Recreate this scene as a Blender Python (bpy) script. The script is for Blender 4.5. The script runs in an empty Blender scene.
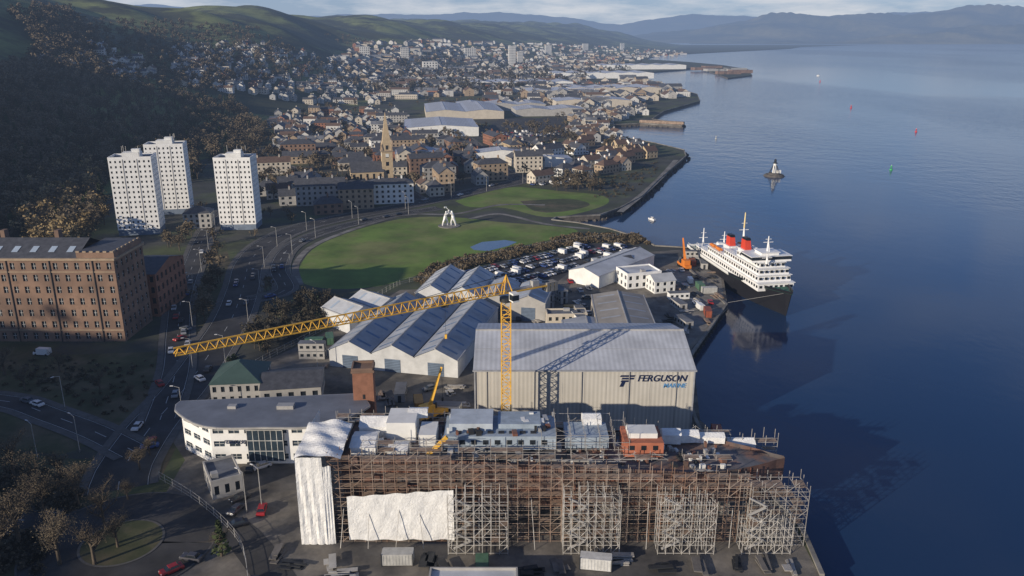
import bpy, math, random
import numpy as np
from mathutils import Vector
from mathutils.geometry import tessellate_polygon
random.seed(7); rng=np.random.default_rng(7)
sc=bpy.context.scene
sc.view_settings.view_transform='Standard'; sc.view_settings.look='None'; sc.view_settings.exposure=0
FL=804.0; PIT=math.atan(252/804.0); SP,CP=math.sin(PIT),math.cos(PIT); CAMZ=100.0

# ------------------------------------------------------------- surveying helpers (plan positions on the ground)
def G(u,v,z=3.0):
    xc=(u-512)/FL; yc=(288-v)/FL
    dz=-SP+yc*CP; dy=CP+yc*SP; t=(z-CAMZ)/dz
    return (xc*t,dy*t)
def XF(Y): return np.interp(Y,[-2000,0,250,400,540,816,1250,2230,3640,6260,12000],[-250,-215,-225,-262,-235,-232,-200,-60,380,1250,2600])
def hgt(X,Y):
    X=np.asarray(X,float); Y=np.asarray(Y,float)
    xf=XF(Y)
    W=np.interp(Y,[-2000,-20,60,250,600,2000,6000],[200,200,260,450,600,800,1500])
    H=np.interp(Y,[-2000,-60,50,250,400,1500,3000,6000,12000],[117,117,100,140,160,170,165,170,260])  # out-of-view hill behind the camera, shaped to shade the lower left
    s=np.clip((xf-X)/W,0,1)
    n=(np.sin(X*.011+Y*.004)*.5+np.sin(Y*.009-X*.003+1.7)*.4+np.sin(X*.027+Y*.021)*.18+np.sin(Y*.033+X*.012)*.14)
    k=s*s*(3-2*s)
    na=np.interp(Y,[-2000,50,200],[.04,.04,.13])
    h=2.4+H*k*(1+na*n)+np.clip(xf-X-W,0,3000)*.022*(1+.4*np.sin(Y*.0021+X*.0013))
    h=h+k*(1-k)*4*n*3
    return h
def ground(x,y): return max(3.0,float(hgt(x,y)))
def PTn(us,vs):
    us=np.asarray(us,float); vs=np.asarray(vs,float)
    xc=(us-512)/FL; yc=(288-vs)/FL
    dx=xc; dy=CP+yc*SP; dz=-SP+yc*CP
    t=np.full(us.shape,90.0); done=np.zeros(us.shape,bool)
    for i in range(700):
        z=CAMZ+dz*t
        hit=z<=np.maximum(hgt(dx*t,dy*t),3.0)
        done|=hit
        t=np.where(done,t,t*1.008)
    x,y=dx*t,dy*t
    z=np.maximum(hgt(x,y),3.0)
    return x,y,z,done&(y<9000)
def inpoly(x,y,poly):
    c=False; n=len(poly); j=n-1
    for i in range(n):
        xi,yi=poly[i]; xj,yj=poly[j]
        if (yi>y)!=(yj>y) and x<(xj-xi)*(y-yi)/(yj-yi)+xi: c=not c
        j=i
    return c
def sample(poly,n):
    xs=[p[0] for p in poly]; ys=[p[1] for p in poly]; out=[]
    while len(out)<n:
        a=random.uniform(min(xs),max(xs)); b=random.uniform(min(ys),max(ys))
        if inpoly(a,b,poly): out.append((a,b))
    return out

# ------------------------------------------------------------- materials
MC={}
def M(name,c,rough=.85,var=.25,scale=.3,metal=0,stripe=None,bump=0,spec=.3,c2=None,c2scale=.05,c2lo=.45,c2hi=.6):
    if name in MC: return MC[name]
    m=bpy.data.materials.new(name); m.use_nodes=True; N=m.node_tree.nodes; L=m.node_tree.links
    b=N['Principled BSDF']; out=N['Material Output']
    b.inputs['Roughness'].default_value=rough; b.inputs['Metallic'].default_value=metal
    b.inputs['Specular IOR Level'].default_value=spec
    g=N.new('ShaderNodeNewGeometry')
    def noise(s,d=5):
        n=N.new('ShaderNodeTexNoise'); n.inputs['Scale'].default_value=s; n.inputs['Detail'].default_value=d
        n.inputs['Roughness'].default_value=.65
        L.new(g.outputs['Position'],n.inputs['Vector']); return n
    n1=noise(scale)
    mr=N.new('ShaderNodeMapRange'); mr.inputs['From Min'].default_value=.3; mr.inputs['From Max'].default_value=.7
    mr.inputs['To Min'].default_value=1-var; mr.inputs['To Max'].default_value=1+var
    L.new(n1.outputs['Fac'],mr.inputs['Value'])
    fac=mr.outputs['Result']
    if stripe:
        ax,ay,az,amp=stripe
        d=N.new('ShaderNodeVectorMath'); d.operation='DOT_PRODUCT'; d.inputs[1].default_value=(ax,ay,az)
        L.new(g.outputs['Position'],d.inputs[0])
        s=N.new('ShaderNodeMath'); s.operation='SINE'; L.new(d.outputs['Value'],s.inputs[0])
        ma=N.new('ShaderNodeMath'); ma.operation='MULTIPLY_ADD'; ma.inputs[1].default_value=amp; ma.inputs[2].default_value=1-amp*.5
        L.new(s.outputs[0],ma.inputs[0])
        mm=N.new('ShaderNodeMath'); mm.operation='MULTIPLY'; L.new(fac,mm.inputs[0]); L.new(ma.outputs[0],mm.inputs[1]); fac=mm.outputs[0]
    vm=N.new('ShaderNodeVectorMath'); vm.operation='SCALE'; vm.inputs[0].default_value=c
    if c2:
        n2=noise(c2scale,6)
        m2=N.new('ShaderNodeMapRange'); m2.inputs['From Min'].default_value=c2lo; m2.inputs['From Max'].default_value=c2hi
        L.new(n2.outputs['Fac'],m2.inputs['Value'])
        mx=N.new('ShaderNodeMix'); mx.data_type='RGBA'; mx.inputs['A'].default_value=(*c,1); mx.inputs['B'].default_value=(*c2,1)
        L.new(m2.outputs['Result'],mx.inputs['Factor']); L.new(mx.outputs['Result'],vm.inputs[0])
    L.new(fac,vm.inputs['Scale']); L.new(vm.outputs['Vector'],b.inputs['Base Color'])
    if bump:
        bp=N.new('ShaderNodeBump'); bp.inputs['Strength'].default_value=bump; bp.inputs['Distance'].default_value=.3
        nb=noise(scale*4,6); L.new(nb.outputs['Fac'],bp.inputs['Height']); L.new(bp.outputs['Normal'],b.inputs['Normal'])
    haze_glow(m,b.outputs[0]); MC[name]=m; return m
HAZE_GLOW=(0.22,0.30,0.46); HZD=9500.0  # aerial haze painted in: bluish emission blended over surfaces by distance
def haze_glow(m,shader):
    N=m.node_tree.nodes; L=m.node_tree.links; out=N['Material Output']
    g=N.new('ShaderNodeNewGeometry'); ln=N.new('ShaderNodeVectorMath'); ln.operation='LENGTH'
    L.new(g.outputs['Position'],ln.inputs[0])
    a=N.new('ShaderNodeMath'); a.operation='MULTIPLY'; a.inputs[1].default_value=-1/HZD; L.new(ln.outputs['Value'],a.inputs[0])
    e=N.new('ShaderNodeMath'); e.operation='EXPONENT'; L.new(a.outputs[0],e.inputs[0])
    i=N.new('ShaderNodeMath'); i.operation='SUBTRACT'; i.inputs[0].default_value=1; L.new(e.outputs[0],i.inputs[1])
    em=N.new('ShaderNodeEmission'); em.inputs['Color'].default_value=(*HAZE_GLOW,1); em.inputs['Strength'].default_value=.9
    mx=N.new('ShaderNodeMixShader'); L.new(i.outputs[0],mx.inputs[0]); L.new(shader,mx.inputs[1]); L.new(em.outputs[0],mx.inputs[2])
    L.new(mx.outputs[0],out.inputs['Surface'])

GL=M('window_glass',(.02,.025,.03),rough=.12,spec=.6,var=.3)
FRAME=M('window_frame',(.6,.6,.58),rough=.5)
ASPH=M('asphalt',(.042,.042,.045),scale=.12,var=.4,bump=.1,c2=(.055,.053,.05),c2scale=.05)
PAVE=M('pavement',(.10,.097,.092),scale=.5,var=.25)
PAINT=M('road_paint',(.5,.5,.48),var=.25)
CONC=M('concrete',(.22,.21,.19),scale=.2,var=.3,c2=(.12,.11,.10),c2scale=.08)
YARD=M('yard_ground',(.09,.085,.08),scale=.12,var=.45,c2=(.19,.17,.14),c2scale=.05)
GROUND=M('town_ground',(.055,.056,.048),scale=.05,var=.4,c2=(.07,.085,.035),c2scale=.02)
GRASS=M('grass',(.12,.185,.034),scale=.05,var=.35,c2=(.165,.18,.06),c2scale=.022,bump=.2)
GRASSD=M('rough_grass',(.06,.068,.03),scale=.1,var=.4,c2=(.09,.075,.045),c2scale=.05)
WHITE=M('white_render',(.76,.76,.74),var=.08,scale=.4)
WHITEW=M('white_wall',(.70,.70,.67),var=.12,scale=.3)
BRICK=M('brown_brick',(.24,.155,.11),var=.3,scale=.4,c2=(.15,.10,.075),c2scale=.1)
REDB=M('red_brick',(.26,.125,.08),var=.22,scale=.6)
SAND=M('sandstone',(.34,.26,.18),var=.2,scale=.5)
SAND2=M('blond_sandstone',(.46,.36,.23),var=.18,scale=.5)
GREYW=M('grey_render',(.36,.35,.33),var=.15)
CREAM=M('cream_render',(.50,.45,.37),var=.12)
SLATE=M('slate_roof',(.07,.073,.083),rough=.6,var=.3,scale=.6)
BRROOF=M('brown_tile_roof',(.12,.08,.062),var=.25,scale=.6)
FLATR=M('flat_roof',(.16,.17,.19),var=.25,scale=.25,c2=(.11,.115,.125),c2scale=.1)
STEEL=M('galvanised_steel',(.42,.41,.39),rough=.5,metal=.3,var=.2)
RUST=M('primer_red_steel',(.20,.09,.06),rough=.7,var=.35,scale=.5,c2=(.12,.085,.07),c2scale=.25)
DARK=M('dark_metal',(.03,.032,.035),rough=.6)
YEL=M('crane_yellow',(.75,.43,.06),rough=.5,var=.2,scale=.8)
ORANGE=M('orange_paint',(.65,.2,.03),rough=.5,var=.15)
RED=M('red_paint',(.6,.06,.03),rough=.45,var=.1)
SHEET=M('white_sheeting',(.76,.76,.74),rough=.5,var=.14,scale=.6,bump=.6)
BARK=M('bark',(.085,.068,.05),scale=2)
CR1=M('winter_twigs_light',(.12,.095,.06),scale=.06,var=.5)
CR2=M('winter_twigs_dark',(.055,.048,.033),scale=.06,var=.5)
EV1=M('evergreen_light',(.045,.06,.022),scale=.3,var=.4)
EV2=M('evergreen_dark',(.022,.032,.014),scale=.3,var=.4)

# ------------------------------------------------------------- mesh builder
def link(o): sc.collection.objects.link(o); return o
class MB:
    def __init__(s): s.parts={}; s.cur=None
    def p(s,name,mat): s.cur=s.parts.setdefault(name,(mat,[],[])); return s
    def poly(s,pts):
        _,V,Fc=s.cur; n=len(V); V.extend([tuple(map(float,q)) for q in pts]); Fc.append(tuple(range(n,n+len(pts)))); return s
    def faces(s,pts,fs):
        _,V,Fc=s.cur; n=len(V); V.extend([tuple(map(float,q)) for q in pts]); Fc.extend([tuple(n+i for i in f) for f in fs]); return s
    def frust(s,x,y,z0,z1,b,t,rot=0,off=(0,0)):
        c,si=math.cos(rot),math.sin(rot); P=[]
        for (w,d,z,ox,oy) in ((b[0],b[1],z0,0,0),(t[0],t[1],z1,off[0],off[1])):
            for sx,sy in ((-1,-1),(1,-1),(1,1),(-1,1)):
                lx=sx*w/2+ox; ly=sy*d/2+oy
                P.append((x+lx*c-ly*si,y+lx*si+ly*c,z))
        return s.faces(P,[(3,2,1,0),(4,5,6,7),(0,1,5,4),(1,2,6,5),(2,3,7,6),(3,0,4,7)])
    def box(s,x,y,z0,w,d,h,rot=0): return s.frust(x,y,z0,z0+h,(w,d),(w,d),rot)
    def cyl(s,x,y,z0,z1,r,r2=None,n=10):
        r2=r if r2 is None else r2; P=[]
        for z,q in ((z0,r),(z1,r2)):
            for i in range(n):
                a=2*math.pi*i/n; P.append((x+q*math.cos(a),y+q*math.sin(a),z))
        return s.faces(P,[(i,(i+1)%n,n+(i+1)%n,n+i) for i in range(n)]+[tuple(range(n-1,-1,-1)),tuple(range(n,2*n))])
    def beam(s,a,b,w,w2=None):
        a=Vector(a); b=Vector(b); d=(b-a)
        if d.length<1e-6: return s
        d.normalize(); up=Vector((0,0,1)) if abs(d.z)<.9 else Vector((1,0,0))
        q=d.cross(up).normalized(); r=q.cross(d); w2=w if w2 is None else w2; P=[]
        for pt,ww in ((a,w),(b,w2)):
            for i,j in ((-1,-1),(1,-1),(1,1),(-1,1)): P.append(pt+q*(i*ww/2)+r*(j*ww/2))
        return s.faces(P,[(3,2,1,0),(4,5,6,7),(0,1,5,4),(1,2,6,5),(2,3,7,6),(3,0,4,7)])
    def prism(s,pts,z0,z1):
        n=len(pts); P=[(a,b,z0) for a,b in pts]+[(a,b,z1) for a,b in pts]
        return s.faces(P,[(i,(i+1)%n,n+(i+1)%n,n+i) for i in range(n)]+[tuple(range(n-1,-1,-1)),tuple(range(n,2*n))])
    def cent(s):
        A=np.array([v for k in s.parts.values() for v in k[1]]); 
        return ((A[:,0].min()+A[:,0].max())/2,(A[:,1].min()+A[:,1].max())/2,A[:,2].min())
    def mesh(s,name,c=(0,0,0)):
        V=[];Fc=[];mi=[];me=bpy.data.meshes.new(name)
        for k,(mat,v,f) in enumerate(s.parts.values()):
            n=len(V); V+= [(a[0]-c[0],a[1]-c[1],a[2]-c[2]) for a in v]; Fc+=[tuple(n+i for i in q) for q in f]; mi+=[k]*len(f)
            me.materials.append(mat)
        me.from_pydata(V,[],Fc); me.polygons.foreach_set('material_index',mi); me.update(); return me
    def obj(s,name):
        c=s.cent(); o=link(bpy.data.objects.new(name,s.mesh(name,c))); o.location=c; return o
    def group(s,name):
        c=s.cent(); e=link(bpy.data.objects.new(name,None)); e.location=c; e.empty_display_size=1
        for k,(mat,v,f) in s.parts.items():
            if not f: continue
            me=bpy.data.meshes.new(k); me.from_pydata([(a[0]-c[0],a[1]-c[1],a[2]-c[2]) for a in v],[],f); me.materials.append(mat); me.update()
            o=link(bpy.data.objects.new(k,me)); o.parent=e
        return e

def facade(mb,p0,p1,z0,z1,nc,nr,ww,wh,wall,glass=GL,dep=.25,frame=None,sill=.5,arch=False):
    dx,dy=p1[0]-p0[0],p1[1]-p0[1]; Lh=math.hypot(dx,dy); ux,uy=dx/Lh,dy/Lh; nx,ny=uy,-ux
    def W(a,z,o=0): return (p0[0]+ux*a-nx*o,p0[1]+uy*a-ny*o,z)
    if nc<1 or nr<1:
        mb.p('walls',wall).poly([W(0,z0),W(Lh,z0),W(Lh,z1),W(0,z1)]); return
    cw=Lh/nc; rh=(z1-z0)/nr
    for i in range(nc):
        for j in range(nr):
            a0=i*cw; a1=a0+cw; b0=z0+j*rh; b1=b0+rh
            m=(1-ww)/2*cw; wa,wb=a0+m,a1-m
            gap=(1-wh)*rh; wz0=b0+gap*sill; wz1=b1-gap*(1-sill)
            mb.p('walls',wall)
            mb.poly([W(a0,b0),W(a1,b0),W(a1,wz0),W(a0,wz0)]); mb.poly([W(a0,wz1),W(a1,wz1),W(a1,b1),W(a0,b1)])
            mb.poly([W(a0,wz0),W(wa,wz0),W(wa,wz1),W(a0,wz1)]); mb.poly([W(wb,wz0),W(a1,wz0),W(a1,wz1),W(wb,wz1)])
            mb.poly([W(wa,wz0),W(wb,wz0),W(wb,wz0,dep),W(wa,wz0,dep)]); mb.poly([W(wa,wz1,dep),W(wb,wz1,dep),W(wb,wz1),W(wa,wz1)])
            mb.poly([W(wa,wz0,dep),W(wa,wz1,dep),W(wa,wz1),W(wa,wz0)]); mb.poly([W(wb,wz0),W(wb,wz1),W(wb,wz1,dep),W(wb,wz0,dep)])
            mb.p('windows',glass).poly([W(wa,wz0,dep),W(wb,wz0,dep),W(wb,wz1,dep),W(wa,wz1,dep)])
            if frame:
                mb.p('frames',frame); o=dep-.05
                c=(wa+wb)/2; t=.05
                mb.poly([W(c-t,wz0,o),W(c+t,wz0,o),W(c+t,wz1,o),W(c-t,wz1,o)])
                zc=(wz0+wz1)/2; o=dep-.04
                mb.poly([W(wa,zc-t,o),W(wb,zc-t,o),W(wb,zc+t,o),W(wa,zc+t,o)])
def loc(x,y,rot):
    c,s=math.cos(rot),math.sin(rot)
    return lambda a,b:(x+a*c-b*s,y+a*s+b*c)
def block(name,x,y,w,d,rot,h,wall,roofm,rows,cw,cd,kind='gable',rise=3,z0=3.0,ww=.45,wh=.55,chim=0,group=True,frame=None,over=.35,dep=.25,sill=.5):
    mb=MB(); T=loc(x,y,rot); c=[T(-w/2,-d/2),T(w/2,-d/2),T(w/2,d/2),T(-w/2,d/2)]; z1=z0+h
    for k in range(4):
        facade(mb,c[k],c[(k+1)%4],z0,z1,cw if k%2==0 else cd,rows,ww,wh,wall,frame=frame,dep=dep,sill=sill)
    mb.p('walls',wall)
    for k in range(4):
        a,b=c[k],c[(k+1)%4]; mb.poly([(*a,z0-4),(*b,z0-4),(*b,z0),(*a,z0)])
    if kind=='gable':
        g0,g1=T(-w/2,0),T(w/2,0)
        mb.poly([(*c[3],z1),(*c[0],z1),(*g0,z1+rise)]); mb.poly([(*c[1],z1),(*c[2],z1),(*g1,z1+rise)])
        o=over; sl=rise/(d/2)
        for sgn in (-1,1):
            a=T(-w/2-o,sgn*(d/2+o)); b=T(w/2+o,sgn*(d/2+o)); e=T(w/2+o,0); f=T(-w/2-o,0)
            zb=z1-sl*o+.06; zt=z1+rise+.06
            mb.p('roof',roofm).poly([(*a,zb),(*b,zb),(*e,zt),(*f,zt)])
    elif kind=='hip':
        o=over; r=min(w,d)/2
        cc=[T(-w/2-o,-d/2-o),T(w/2+o,-d/2-o),T(w/2+o,d/2+o),T(-w/2-o,d/2+o)]
        g0,g1=(T(-w/2+r,0),T(w/2-r,0)) if w>=d else (T(0,-d/2+r),T(0,d/2-r))
        Z=z1+.05; t=z1+rise; mb.p('roof',roofm)
        if w>=d:
            mb.poly([(*cc[0],Z),(*cc[1],Z),(*g1,t),(*g0,t)]); mb.poly([(*cc[2],Z),(*cc[3],Z),(*g0,t),(*g1,t)])
            mb.poly([(*cc[1],Z),(*cc[2],Z),(*g1,t)]); mb.poly([(*cc[3],Z),(*cc[0],Z),(*g0,t)])
        else:
            mb.poly([(*cc[0],Z),(*cc[1],Z),(*g0,t)]); mb.poly([(*cc[2],Z),(*cc[3],Z),(*g1,t)])
            mb.poly([(*cc[1],Z),(*cc[2],Z),(*g1,t),(*g0,t)]); mb.poly([(*cc[3],Z),(*cc[0],Z),(*g0,t),(*g1,t)])
    else:
        mb.p('roof',roofm).box(x,y,z1-.3,w-.5,d-.5,.35,rot)
        mb.p('parapet',wall)
        for (a,b,ww_,dd_) in ((0,-d/2+.13,w,.3),(0,d/2-.13,w,.3),(-w/2+.13,0,.3,d-.62),(w/2-.13,0,.3,d-.62)):
            q=T(a,b); mb.box(q[0],q[1],z1,ww_+.04,dd_,.6,rot)
        mb.p('roof_plant',STEEL)
        for k in range(max(1,int(w*d/250))):
            q=T(random.uniform(-w*.38,w*.38),random.uniform(-d*.35,d*.35)); mb.box(q[0],q[1],z1+.05,random.uniform(1,3),random.uniform(1,2.5),random.uniform(.8,1.8),rot)
    for k in range(chim):
        q=T(-w/2+w*(k+.5)/chim,.0); mb.p('chimneys',wall).box(q[0],q[1],z1+rise*.5,.9,1.6,rise*.5+1.4,rot)
        mb.p('pots',REDB).box(q[0],q[1],z1+rise+1.42,.35,1.1,.5,rot)
    return mb.group(name) if group else mb.obj(name)
def pl(A,B,depth,z=3.0):
    a=G(*A,z); b=G(*B,z); dx,dy=b[0]-a[0],b[1]-a[1]; w=math.hypot(dx,dy); rot=math.atan2(dy,dx)
    return ((a[0]+b[0])/2-math.sin(rot)*depth/2,(a[1]+b[1])/2+math.cos(rot)*depth/2,w,rot)
def corr(name,c,rot,amp=.12,freq=7,var=.12,**k):
    return M(name,c,rough=.55,var=var,scale=.12,stripe=(math.cos(rot)*freq,math.sin(rot)*freq,0,amp),**k)
def shed(name,x,y,w,d,rot,eave,rise,bays,wall,roofm,sky=True,doors=True,skym=None,z0=3.0,along='y'):
    if along=='x':
        return shed(name,x,y,d,w,rot+math.pi/2,eave,rise,bays,wall,roofm,sky,doors,skym,z0)
    mb=MB(); T=loc(x,y,rot); bw=w/bays; z1=z0+eave; zr=z1+rise
    W=mb.p('walls',wall)
    for sx in (-1,1):
        a=T(sx*w/2,-d/2); b=T(sx*w/2,d/2); W.poly([(*a,z0-.5),(*b,z0-.5),(*b,z1),(*a,z1)])
    for i in range(bays):
        x0=-w/2+i*bw; xm=x0+bw/2; x1=x0+bw
        for sy in (-1,1):
            a,b,m=T(x0,sy*d/2),T(x1,sy*d/2),T(xm,sy*d/2)
            mb.p('walls',wall).poly([(*a,z0-.5),(*b,z0-.5),(*b,z1),(*m,zr),(*a,z1)])
        o=.35
        for (xa,xb) in ((x0-(o if i==0 else 0),xm),(x1+(o if i==bays-1 else 0),xm)):
            za=z1-abs(rise/(bw/2))*(o if ((i==0 and xa<x0) or (i==bays-1 and xa>x1)) else 0)+.08
            P=[(*T(xa,-d/2-o),za),(*T(xb,-d/2-o),zr+.08),(*T(xb,d/2+o),zr+.08),(*T(xa,d/2+o),za)]
            mb.p('roof',roofm).poly(P)
            if sky:
                n=max(2,int(d/7))
                for k in range(n):
                    yc=-d/2+d*(k+.5)/n
                    def pt(f,yy): return (*T(xa+(xb-xa)*f,yy),za+(zr+.08-za)*f+.05)
                    mb.p('rooflights',skym or M('rooflight',(.35,.42,.5),rough=.35,var=.1)).poly([pt(.2,yc-.55),pt(.85,yc-.55),pt(.85,yc+.55),pt(.2,yc+.55)])
        mb.p('ridge_cap',STEEL).beam((*T(xm,-d/2-o),zr+.12),(*T(xm,d/2+o),zr+.12),.35)
        for xx in (x0,x1): mb.p('gutters',STEEL).beam((*T(xx,-d/2-o),z1+.05),(*T(xx,d/2+o),z1+.05),.3)
        if doors:
            q=T(xm,-d/2-.06); mb.p('doors',M('roller_door',(.12,.16,.22),rough=.5,stripe=(0,0,12,.3))).box(q[0],q[1],z0,min(5,bw*.45),.1,min(5,eave*.75),rot)
    return mb.group(name)

# ------------------------------------------------------------- world, sun, camera
SD=Vector((-.765,-.644,0)).normalized(); EL=math.radians(15.8)
w=bpy.data.worlds.new('World'); sc.world=w; w.use_nodes=True; N=w.node_tree.nodes; L=w.node_tree.links
bg=N['Background']; sky=N.new('ShaderNodeTexSky'); sky.sky_type='NISHITA'; sky.sun_disc=False
sky.sun_elevation=EL; sky.sun_rotation=math.atan2(SD.x,SD.y)%(2*math.pi); sky.altitude=200; sky.air_density=1.0; sky.dust_density=.3; sky.ozone_density=3
tc=N.new('ShaderNodeTexCoord'); mp=N.new('ShaderNodeMapping'); mp.inputs['Scale'].default_value=(1,1,6)
L.new(tc.outputs['Generated'],mp.inputs['Vector'])
tint=N.new('ShaderNodeMix'); tint.data_type='RGBA'; tint.blend_type='MULTIPLY'; tint.inputs['Factor'].default_value=1; tint.inputs['B'].default_value=(.72,.9,1.28,1)
L.new(sky.outputs[0],tint.inputs['A'])
sx=N.new('ShaderNodeSeparateXYZ'); L.new(tc.outputs['Generated'],sx.inputs[0])
hz=N.new('ShaderNodeMapRange'); hz.inputs['From Min'].default_value=.0; hz.inputs['From Max'].default_value=.2; hz.inputs['To Min'].default_value=.85; hz.inputs['To Max'].default_value=0
L.new(sx.outputs['Z'],hz.inputs['Value'])
mh=N.new('ShaderNodeMix'); mh.data_type='RGBA'; mh.inputs['B'].default_value=(3.9,4.9,6.8,1); L.new(hz.outputs[0],mh.inputs['Factor']); L.new(tint.outputs['Result'],mh.inputs['A'])
nz=N.new('ShaderNodeTexNoise'); nz.inputs['Scale'].default_value=4.5; nz.inputs['Detail'].default_value=9; nz.inputs['Roughness'].default_value=.62
L.new(mp.outputs[0],nz.inputs['Vector'])
mr=N.new('ShaderNodeMapRange'); mr.inputs['From Min'].default_value=.44; mr.inputs['From Max'].default_value=.6; mr.inputs['To Max'].default_value=.9
L.new(nz.outputs['Fac'],mr.inputs['Value'])
lowc=N.new('ShaderNodeMapRange'); lowc.inputs['From Min'].default_value=.0; lowc.inputs['From Max'].default_value=.4; lowc.inputs['To Min'].default_value=1; lowc.inputs['To Max'].default_value=.2
L.new(sx.outputs['Z'],lowc.inputs['Value'])
cm=N.new('ShaderNodeMath'); cm.operation='MULTIPLY'; L.new(mr.outputs[0],cm.inputs[0]); L.new(lowc.outputs[0],cm.inputs[1])
mx=N.new('ShaderNodeMix'); mx.data_type='RGBA'; mx.inputs['B'].default_value=(7.6,7.9,8.5,1)
L.new(cm.outputs[0],mx.inputs['Factor']); L.new(mh.outputs['Result'],mx.inputs['A']); L.new(mx.outputs['Result'],bg.inputs['Color'])
bg.inputs['Strength'].default_value=.085
sl=bpy.data.lights.new('sun','SUN'); sl.energy=5.0; sl.angle=math.radians(.5); sl.color=(1,.87,.70)
so=link(bpy.data.objects.new('sun',sl)); so.rotation_euler=Vector((SD.x*math.cos(EL),SD.y*math.cos(EL),math.sin(EL))).to_track_quat('Z','Y').to_euler()
cd=bpy.data.cameras.new('camera'); co=link(bpy.data.objects.new('camera',cd)); co.location=(0,0,CAMZ); co.rotation_euler=(math.pi/2-PIT,0,0)
cd.sensor_width=36; cd.lens=36*FL/1024; cd.clip_end=80000; cd.clip_start=.5; sc.camera=co

# ------------------------------------------------------------- water
def water_mat():
    m=bpy.data.materials.new('river_water'); m.use_nodes=True; N=m.node_tree.nodes; L=m.node_tree.links; b=N['Principled BSDF']
    b.inputs['Base Color'].default_value=(.011,.034,.088,1); b.inputs['IOR'].default_value=1.33
    g=N.new('ShaderNodeNewGeometry')
    def ns(s,d,sc3=(1,1,1),rt=.5):
        mp=N.new('ShaderNodeMapping'); mp.inputs['Scale'].default_value=sc3; mp.inputs['Rotation'].default_value=(0,0,rt); L.new(g.outputs['Position'],mp.inputs['Vector'])
        n=N.new('ShaderNodeTexNoise'); n.inputs['Scale'].default_value=s; n.inputs['Detail'].default_value=d; L.new(mp.outputs[0],n.inputs['Vector']); return n
    big=ns(.0016,6,(1,.35,1),.25); mr=N.new('ShaderNodeMapRange'); mr.inputs['From Min'].default_value=.43; mr.inputs['From Max'].default_value=.54
    mr.inputs['To Min'].default_value=.05; mr.inputs['To Max'].default_value=.95; L.new(big.outputs['Fac'],mr.inputs['Value'])
    w1=ns(.30,5,(1,.5,1)); w2=ns(.06,3)
    ad=N.new('ShaderNodeMath'); ad.operation='MULTIPLY_ADD'; ad.inputs[1].default_value=2.0; L.new(w2.outputs['Fac'],ad.inputs[0]); L.new(w1.outputs['Fac'],ad.inputs[2])
    bp=N.new('ShaderNodeBump'); bp.inputs['Distance'].default_value=.45; L.new(ad.outputs[0],bp.inputs['Height']); L.new(mr.outputs[0],bp.inputs['Strength'])
    L.new(bp.outputs[0],b.inputs['Normal']); b.inputs['Roughness'].default_value=.1
    haze_glow(m,b.outputs[0]); return m
mb=MB(); mb.p('water',water_mat()).poly([(-200,-3000,0),(50000,-3000,0),(50000,50000,0),(-200,50000,0)]); mb.poly([(-50000,9000,0),(-200,9000,0),(-200,50000,0),(-50000,50000,0)])
o=mb.obj('river_water')

# ------------------------------------------------------------- flat ground, coast
coast=[(58,-900),(60,60)]+[G(822,576)]+[(60,146),(56,160),(49,172),(48.5,190),(50,222)]
coast+=[G(693,352),(81,288),(76,352)]+[G(690,248),G(655,246),G(642,239),G(610,229),G(578,223),G(552,220),G(556,217.5),G(600,215),G(620,208),G(642,196),G(658,180),G(686,156),G(684,150),G(655,143),G(628,138),G(606,131),
 G(615,124.5),G(640,123.5),G(682,125.5),G(683,123.5),G(652,119),G(664,111),G(700,101),G(697,94),G(668,86),G(640,78),G(650,72),G(700,68),G(728,78),G(752,75),G(748,69),G(722,65),G(690,62),G(645,59),G(660,55),G(718,52),G(760,50),G(790,48.5),G(800,47)]
land=coast+[(4000,9600),(-6000,9600),(-6000,-900)]
def sheet(name,pts,z,mat,single=True):
    tr=tessellate_polygon([[Vector((a,b,0)) for a,b in pts]])
    me=bpy.data.meshes.new(name); me.from_pydata([(a,b,z) for a,b in pts],[],[tuple(t) for t in tr]); me.materials.append(mat); me.update()
    for f in me.polygons:
        if f.normal.z<0: f.flip()
    return link(bpy.data.objects.new(name,me))
sheet('ground',land,3.0,GROUND)
WALLM=M('quay_stone',(.10,.09,.08),scale=.4,var=.4,bump=.3)
mb=MB(); mb.p('wall',WALLM)
n=len(coast)
for i in range(n-1):
    a,b=coast[i],coast[i+1]; mb.poly([(*a,-3),(*b,-3),(*b,3),(*a,3)])
mb.p('coping',CONC)
for i in range(2,n-12):
    a,b=coast[i],coast[i+1]; mb.beam((*a,3.05),(*b,3.05),.9)
mb.p('tyre_fenders',DARK)
for (i0,i1) in ((8,9),(9,10)):
    a,b=coast[i0],coast[i1]; Ls=math.hypot(b[0]-a[0],b[1]-a[1])
    for k in range(int(Ls/4)):
        t=(k+.5)/int(Ls/4); mb.box(a[0]+(b[0]-a[0])*t+.3,a[1]+(b[1]-a[1])*t-.2,.6,.7,.7,1.9)
mb.group('quay_wall')
mb=MB(); mb.p('rocks',M('shore_rock',(.07,.062,.055),scale=.7,var=.4))
for i in range(17,30):
    a,b=coast[i],coast[i+1]; Ls=math.hypot(b[0]-a[0],b[1]-a[1])
    for k in range(int(Ls/1.6)):
        t=random.random(); x=a[0]+(b[0]-a[0])*t+random.uniform(-1,3.5); y=a[1]+(b[1]-a[1])*t+random.uniform(-2,2)
        s=random.uniform(1,2.6); mb.frust(x,y,-.6,random.uniform(.4,1.8),(s*1.3,s),(s*.6,s*.5),random.random()*3)
mb.obj('rock_armour')

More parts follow.
